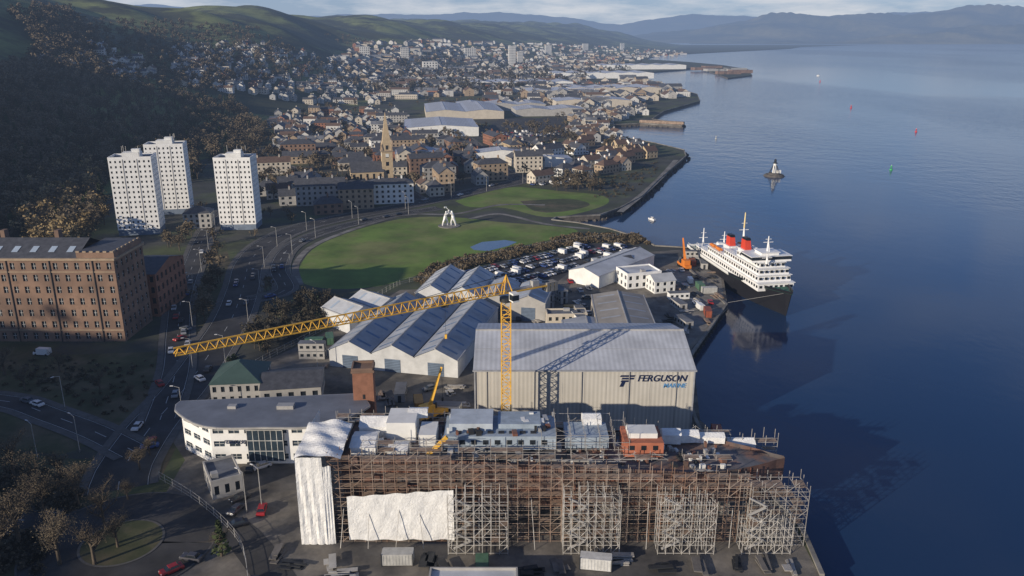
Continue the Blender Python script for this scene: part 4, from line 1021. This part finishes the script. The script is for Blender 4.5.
def stack(x,y,rot):
    mb=MB(); m=random.choice((M('dull_steel',(.14,.13,.12),var=.3),STEEL,TUBE,PLANK,DARK)); mb.p('steel',m)
    for k in range(random.randint(4,10)): mb.box(x+random.uniform(-1.2,1.2),y+random.uniform(-1.2,1.2),3.03+(k%4)*.25,random.uniform(.3,1.6),random.uniform(1.5,5),.2,rot+random.uniform(-.15,.15))
    mb.obj('material_stack')
obst=[(-11,185,48,223),(-36,141,50,160)]
def yardfill(px,n,wt=(4,2,5,2)):
    poly=[G(*p) for p in px]
    for (x,y) in sample(poly,n):
        if any(a-3<x<c+3 and b-3<y<d_+3 for a,b,c,d_ in obst): continue
        if any((x-a)**2+(y-b)**2<22 for a,b in used): continue
        used.append((x,y)); k=random.choices(range(4),wt)[0]; rot=random.choice((0,math.pi/2,.3))+random.uniform(-.15,.15)
        if k==0: container(x,y,rot,random.choice(ccol))
        elif k==1: cabin(x,y,rot,st=random.choice((1,1,2)))
        elif k==2: stack(x,y,rot)
        else: car(x,y,rot)
used=[]
yardfill([(668,275),(690,258),(716,270),(722,305),(690,340),(668,325)],75,(4,2,8,2))
yardfill([(505,318),(545,292),(590,290),(592,330),(510,330)],50,(4,3,5,3))
yardfill([(375,395),(465,385),(470,420),(385,425)],34,(3,2,6,2))
yardfill([(250,556),(300,545),(310,600),(250,600)],14,(1,1,6,4))
yardfill([(315,562),(800,560),(815,572),(315,578)],90,(1,0,14,1))
yardfill([(665,430),(700,418),(760,470),(740,475)],16,(3,1,6,0))
yardfill([(300,345),(335,335),(345,350),(320,372)],14,(3,2,3,3))
yardfill([(545,292),(600,262),(625,262),(590,290)],30,(3,2,3,5))
yardfill([(450,292),(545,296),(540,308),(500,310)],20,(4,2,2,3))
def fence(px,h=2.2,name='security_fence',world=False):
    pts=px if world else [G(*p) for p in px]; c=spline(pts,3); mb=MB(); mb.p('posts',STEEL)
    for p in c: mb.box(p[0],p[1],3,.1,.1,h)
    mb.p('rails',STEEL)
    for a,b in zip(c[:-1],c[1:]):
        for z in (.4,1.2,h-.1): mb.beam((*a,3+z),(*b,3+z),.05)
    mb.group(name)
fence([(160,480),(200,505),(240,545),(250,600)]); fence([(205,410),(250,370),(310,338),(345,318),(400,285),(430,282)]); fence([(430,282),(470,262),(560,244),(620,238)])

# ------------------------------------------------------------- sculpture, beacon, buoys, boats
def skin_fig(name,V,E,R,mat,parent,loc_):
    me=bpy.data.meshes.new(name); me.from_pydata(V,E,[]); me.materials.append(mat); o=link(bpy.data.objects.new(name,me)); md=o.modifiers.new('s','SKIN')
    for i,r in enumerate(R): me.skin_vertices[0].data[i].radius=(r,r)
    me.skin_vertices[0].data[0].use_root=True; o.modifiers.new('u','SUBSURF').levels=1; o.parent=parent; o.location=loc_; o.modifiers['u'].render_levels=1
ST=M('stainless_steel',(.72,.72,.70),rough=.4,metal=.2,var=.1)
e=link(bpy.data.objects.new('shipbuilders_sculpture',None)); x,y=G(449,226); e.location=(x,y,3); e.scale=(.9,.9,.9)
def fig(off,flip,nm):
    f=flip
    V=[(0,0,4.6),(.2*f,0,6),(.5*f,0,7.4),(.6*f,0,8.2),(.8*f,0,9.2),
       (.5*f,.9,7.3),(1.5*f,1.1,8.2),(2.4*f,.6,9.4), (.5*f,-.9,7.3),(1.5*f,-1,7.4),(2.4*f,-.4,8.4),
       (.6*f,.7,4.2),(1.2*f,.9,2.4),(1.2*f,.9,.2),(-.4*f,-.7,4.2),(-1.1*f,-.8,2.4),(-1.6*f,-.8,.2),(1.9*f,.9,.1),(-.9*f,-.8,.1)]
    E=[(0,1),(1,2),(2,3),(3,4),(2,5),(5,6),(6,7),(2,8),(8,9),(9,10),(0,11),(11,12),(12,13),(0,14),(14,15),(15,16),(13,17),(16,18)]
    R=[.95,.95,1.15,.4,.7,.6,.45,.35,.6,.45,.35,.75,.6,.4,.75,.6,.4,.3,.3]
    skin_fig(nm,V,E,R,ST,e,off)
fig((-2.2,0,0),1,'figure_a'); fig((2.5,.8,0),-1,'figure_b')
mb=MB(); mb.p('plinth',CONC).cyl(0,0,-.1,.35,6.5,n=20); mb.p('h',ST).beam((.3,.4,9.4),(-1.6,.4,11.2),.3); mb.box(-1.9,.4,10.8,1.5,.7,.8,.5)
o=link(bpy.data.objects.new('plinth_and_hammer',mb.mesh('plinth'))); o.parent=e
x,y=G(774,176,0); mb=MB(); mb.p('rock',WALLM).cyl(x,y,-1,1.4,9,6.5,14); mb.cyl(x,y,1.4,2.4,5,4,12); mb.p('tower',WHITEW).cyl(x,y,2.4,9.5,1.6,1.1,12); mb.p('gallery',DARK).cyl(x,y,9.5,9.9,1.9,n=12)
mb.p('lantern',GL).cyl(x,y,9.9,11.8,.9,n=10); mb.p('cap',DARK).cyl(x,y,11.8,12.9,1.1,.1,10); mb.p('legs',DARK)
for k in range(6):
    a=k*math.pi/3; mb.beam((x+4.5*math.cos(a),y+4.5*math.sin(a),1.4),(x+1.3*math.cos(a),y+1.3*math.sin(a),8),.3)
mb.p('hut',WHITEW).box(x+3,y,2,3,3,2.5); mb.group('harbour_beacon')
def buoy(u,v,col,s=1.0):
    x,y=G(u,v,0); mb=MB(); m=M('buoy_%s'%str(col),col,rough=.4,var=.1); mb.p('float',m).cyl(x,y,-.5,.9*s,1.5*s,1.3*s,12); mb.p('cage',m)
    for k in range(4):
        a=k*math.pi/2; mb.beam((x+s*math.cos(a),y+s*math.sin(a),.9*s),(x+.3*math.cos(a),y+.3*math.sin(a),4*s),.25*s)
    mb.p('topmark',m).cyl(x,y,3*s,4.2*s,.6*s,.4*s,8); mb.p('light',WHITEW).cyl(x,y,4.2*s,4.7*s,.2*s); mb.group('channel_buoy')
buoy(891,170,(.05,.4,.12),.85); buoy(916,132,(.6,.03,.03),.9); buoy(851,108,(.6,.03,.03),1.0); buoy(820,82,(.6,.03,.03),1.1); buoy(716,139,(.5,.5,.45),.7)
def boat(u,v,s,rot):
    x,y=G(u,v,0); mb=MB(); T=loc(x,y,rot); P=[]
    for z,k in ((-.3,.7),(1.1,1)):
        for a,b in ((-1.1,-3),(1.1,-3),(1.25,1),(0,4),(-1.25,1)): q=T(a*k*s,b*s*(.95 if k<1 else 1)); P.append((*q,z*s))
    mb.p('hull',FW).faces(P,[(i,(i+1)%5,5+(i+1)%5,5+i) for i in range(5)]+[(5,6,7,8,9)]); mb.p('cabin',FW).frust(*T(0,-.4*s),1.1*s,2.3*s,(1.7*s,2.6*s),(1.4*s,2*s),rot); mb.p('windows',GL).frust(*T(0,-.4*s),1.5*s,2.0*s,(1.72*s,2.64*s),(1.6*s,2.3*s),rot); mb.group('motor_boat')
boat(652,220,.8,.6); boat(818,76,1.6,.3)
mb=MB(); mb.p('deck',PLANK)
a,b=G(640,122.5),G(684,124.5)
mb.beam((*a,3.6),(*b,3.6),5)
mb.p('piles',DARK)
for k in range(12):
    t=k/11; mb.cyl(a[0]+(b[0]-a[0])*t,a[1]+(b[1]-a[1])*t-2.4,-1,3.4,.5)
mb.group('timber_pier')

# ------------------------------------------------------------- trees
def tb(a,b,ra,rb):
    a=Vector(a);b=Vector(b); d=(b-a).normalized(); up=Vector((0,0,1)) if abs(d.z)<.9 else Vector((1,0,0)); q=d.cross(up).normalized(); r=q.cross(d); P=[]
    for pt,w_ in ((a,ra),(b,rb)):
        for i,j in ((-1,-1),(1,-1),(1,1),(-1,1)): P.append(tuple(pt+q*i*w_+r*j*w_))
    return P,[(0,1,5,4),(1,2,6,5),(2,3,7,6),(3,0,4,7)]
def proto(seed,h=10,nl=140,ls=.7,limbs=6,sub=0,conic=False,bush=False):
    r=random.Random(seed); V=[];Q=[];Mi=[]
    def add(P,Fq,m):
        n=len(V); V.extend(P); Q.extend([tuple(n+i for i in f) for f in Fq]); Mi.extend([m]*len(Fq))
    if not bush:
        P,Fq=tb((0,0,-.5),(0,0,h*.35),h*.028,h*.02); add(P,Fq,0); P,Fq=tb((0,0,h*.35),(r.uniform(-.3,.3),r.uniform(-.3,.3),h*.85),h*.02,h*.005); add(P,Fq,0)
    ends=[]
    for k in range(limbs):
        a=2*math.pi*k/limbs+r.uniform(-.4,.4); z0=h*r.uniform(.25,.6) if not bush else 0; L_=h*r.uniform(.25,.4)*(1 if not conic else (1.1-z0/h)); el=r.uniform(.35,1.1)
        e=(math.cos(a)*L_*math.cos(el)*1.15,math.sin(a)*L_*math.cos(el)*1.15,z0+L_*math.sin(el)*1.1+(.1*h if bush else 0))
        P,Fq=tb((0,0,z0),e,h*.012,h*.004); add(P,Fq,0); ends.append(e)
        for s in range(sub):
            t=r.uniform(.35,.95); b0=tuple(q*t+(z0*(1-t) if i==2 else 0) for i,q in enumerate(e)); e2=(b0[0]+r.uniform(-.16,.16)*h,b0[1]+r.uniform(-.16,.16)*h,b0[2]+r.uniform(.04,.2)*h)
            P,Fq=tb(b0,e2,h*.006,h*.0018); add(P,Fq,0); ends.append(e2)
            for s2 in range(3):
                e3=(e2[0]+r.uniform(-.09,.09)*h,e2[1]+r.uniform(-.09,.09)*h,e2[2]+r.uniform(0,.1)*h); P,Fq=tb(e2,e3,h*.002,h*.001); add(P,Fq,0)
    ends.append((0,0,h*.88 if not bush else h*.4)); ends.append((0,0,h*.65 if not bush else h*.3))
    for k in range(nl):
        c=r.choice(ends); sg_=h*(.085 if not sub else .06); p=Vector((c[0]+r.gauss(0,sg_),c[1]+r.gauss(0,sg_),max(.15*h if not bush else .1,c[2]+r.gauss(0,sg_*.85))))
        if conic:
            z=r.uniform(.12,1)*h; rad=(1.02-z/h)*h*.26*r.uniform(.5,1); a=r.uniform(0,6.283); p=Vector((rad*math.cos(a),rad*math.sin(a),z))
        u_=Vector((r.gauss(0,1),r.gauss(0,1),r.gauss(0,.6))).normalized(); v_=u_.orthogonal().normalized(); s=ls*r.uniform(.5,1.2)
        if sub: v_=v_*.3
        Q_=[p-u_*s-v_*s*.3,p+v_*s*.8-u_*s*.2,p+u_*s,p-v_*s*.7+u_*s*.1]
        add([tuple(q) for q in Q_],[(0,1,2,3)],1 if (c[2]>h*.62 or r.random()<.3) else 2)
    return np.array(V,float),np.array(Q),np.array(Mi)
def scatter(name,pos,protos,mats):
    Vs=[];Qs=[];Ms=[];off=0
    for (x,y,z,s) in pos:
        V,Q,Mi=random.choice(protos); a=random.uniform(0,6.283); c,si=math.cos(a),math.sin(a); sx=s*random.uniform(.85,1.15)
        W=np.empty_like(V); W[:,0]=(V[:,0]*c-V[:,1]*si)*sx+x; W[:,1]=(V[:,0]*si+V[:,1]*c)*sx+y; W[:,2]=V[:,2]*s+z
        Vs.append(W);Qs.append(Q+off);Ms.append(Mi);off+=len(V)
    if Vs: npmesh(name,np.concatenate(Vs),np.concatenate(Qs),mats,np.concatenate(Ms))
far_p=[proto(i,10,60,1.0,4) for i in range(4)]; mid_p=[proto(10+i,10,170,.62,6) for i in range(5)]; near_p=[proto(20+i,10,2200,.2,10,6) for i in range(3)]
con_p=[proto(30+i,10,160,.6,5,conic=True) for i in range(3)]; bush_p=[proto(40+i,3,70,.4,5,bush=True) for i in range(4)]
WM=[BARK,CR1,CR2]; EM=[BARK,EV1,EV2]
def pxtrees(poly,n,smin,smax,avoid=True,rad=5,gap=0):
    pts=sample(poly,n); X_,Y_,Z_,ok=PTn([p[0] for p in pts],[p[1] for p in pts]); out=[]
    for x,y,z,k in zip(X_,Y_,Z_,ok):
        if not k: continue
        if gap and math.sin(x*.013+y*.0032+1)+math.sin(y*.0061-x*.004)>gap: continue
        if avoid and y<1500 and not free(x,y,rad*.6): continue
        out.append((x,y,z-.2,random.uniform(smin,smax)))
    return out
P1=pxtrees([(-20,95),(60,90),(150,95),(235,105),(270,140),(250,158),(205,165),(195,185),(110,180),(95,235),(60,240),(-20,245)],1700,.8,1.5)
P1b=pxtrees([(-20,20),(70,10),(90,50),(120,90),(-20,100)],700,1.0,1.7,gap=.9)
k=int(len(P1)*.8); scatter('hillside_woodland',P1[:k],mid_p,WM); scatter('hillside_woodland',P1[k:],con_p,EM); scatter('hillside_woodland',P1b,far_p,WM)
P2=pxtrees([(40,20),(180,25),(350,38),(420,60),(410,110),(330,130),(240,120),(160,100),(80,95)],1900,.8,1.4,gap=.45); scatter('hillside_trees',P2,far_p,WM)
P3=pxtrees([(230,150),(300,110),(420,100),(560,90),(680,96),(640,104),(600,135),(640,150),(560,170),(400,200),(262,205)],850,.6,1.1); scatter('town_trees',P3,far_p+mid_p[:2],WM)
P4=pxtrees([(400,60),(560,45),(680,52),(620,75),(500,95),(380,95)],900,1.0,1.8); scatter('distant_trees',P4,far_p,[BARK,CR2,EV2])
P5=pxtrees([(535,178),(580,172),(605,182),(600,192),(545,192)],70,.5,.8); scatter('shore_trees',P5,mid_p,WM)
P6=pxtrees([(262,298),(268,262),(250,240),(240,222),(268,212),(300,218),(282,238),(275,262),(290,290)],40,.4,.7); scatter('roadside_trees',P6,mid_p,WM)
P7=pxtrees([(245,345),(262,318),(300,300),(340,300),(350,318),(300,338),(260,360)],90,.4,.7); scatter('roadside_trees',P7,mid_p,[BARK,CR2,EV2])
P8=pxtrees([(190,215),(215,200),(215,235),(222,290),(205,330),(190,330),(195,260),(165,250),(160,235),(185,225)],80,.5,.9); scatter('roadside_trees',P8,mid_p,WM)
P9=pxtrees([(30,262),(20,200),(60,170),(105,180),(108,235),(60,262)],110,1.0,1.5,rad=3); scatter('lit_woodland_edge',P9,mid_p,[BARK,M('sunlit_twig_tint',(.24,.18,.09),var=.4),CR1])  # amber tint puts warm sunlight into the crown colour
B1=pxtrees([(415,282),(430,268),(470,258),(530,247),(575,236),(640,236),(650,246),(600,243),(540,252),(480,266),(440,276),(425,290)],620,.7,1.3,rad=1); scatter('shrub_belt',B1,bush_p,[BARK,M('shrub_light',(.15,.11,.06),var=.4),CR1])
B2=pxtrees([(140,440),(180,395),(230,350),(248,330),(250,345),(205,390),(165,440),(150,470)],60,.5,.9,rad=1); scatter('verge_bushes',B2,bush_p,EM)
B3=pxtrees([(540,178),(600,180),(640,168),(655,160),(660,172),(620,200),(590,200),(600,192)],160,.5,.9,rad=1); scatter('shore_shrubs',B3,bush_p,WM)
for (u,v,s) in ((45,520,1.2),(78,505,1.0),(105,528,1.0),(128,500,.5),(20,545,1.3),(60,565,1.2),(222,552,.5),(15,480,1.1),(95,565,1.0),(-10,500,1.2),(118,548,.8),(35,498,1.1),(0,565,1.3),(60,482,.8),(25,390,.8),(5,375,.9),(60,372,.7),(100,390,.6),(130,400,.5),(140,470,.6),(150,455,.5)):
    x,y=G(u,v); scatter('bare_tree',[(x,y,3,s)],near_p,WM)
x,y=G(222,556); scatter('conifer_tree',[(x,y,3,.8)],con_p,EM)
B4=pxtrees([(-20,480),(50,470),(90,490),(60,530),(40,575),(-20,575)],200,.6,1.3,rad=1); scatter('undergrowth',B4,bush_p,WM)
B5=pxtrees([(-20,360),(60,360),(150,360),(160,385),(120,420),(60,400),(-20,385)],150,.3,.8,rad=1); scatter('undergrowth',B5,bush_p,WM)
P=[]
for k in range(300):
    yy=random.uniform(-500,200); xx=float(XF(yy))-random.uniform(10,420); P.append((xx,yy,float(hgt(xx,yy)),random.uniform(.7,1.1)))
scatter('rear_hill_shade_trees',P,far_p,WM)  # unseen trees behind the camera, added for the hill's shadow outline
print('objects',len(bpy.data.objects))
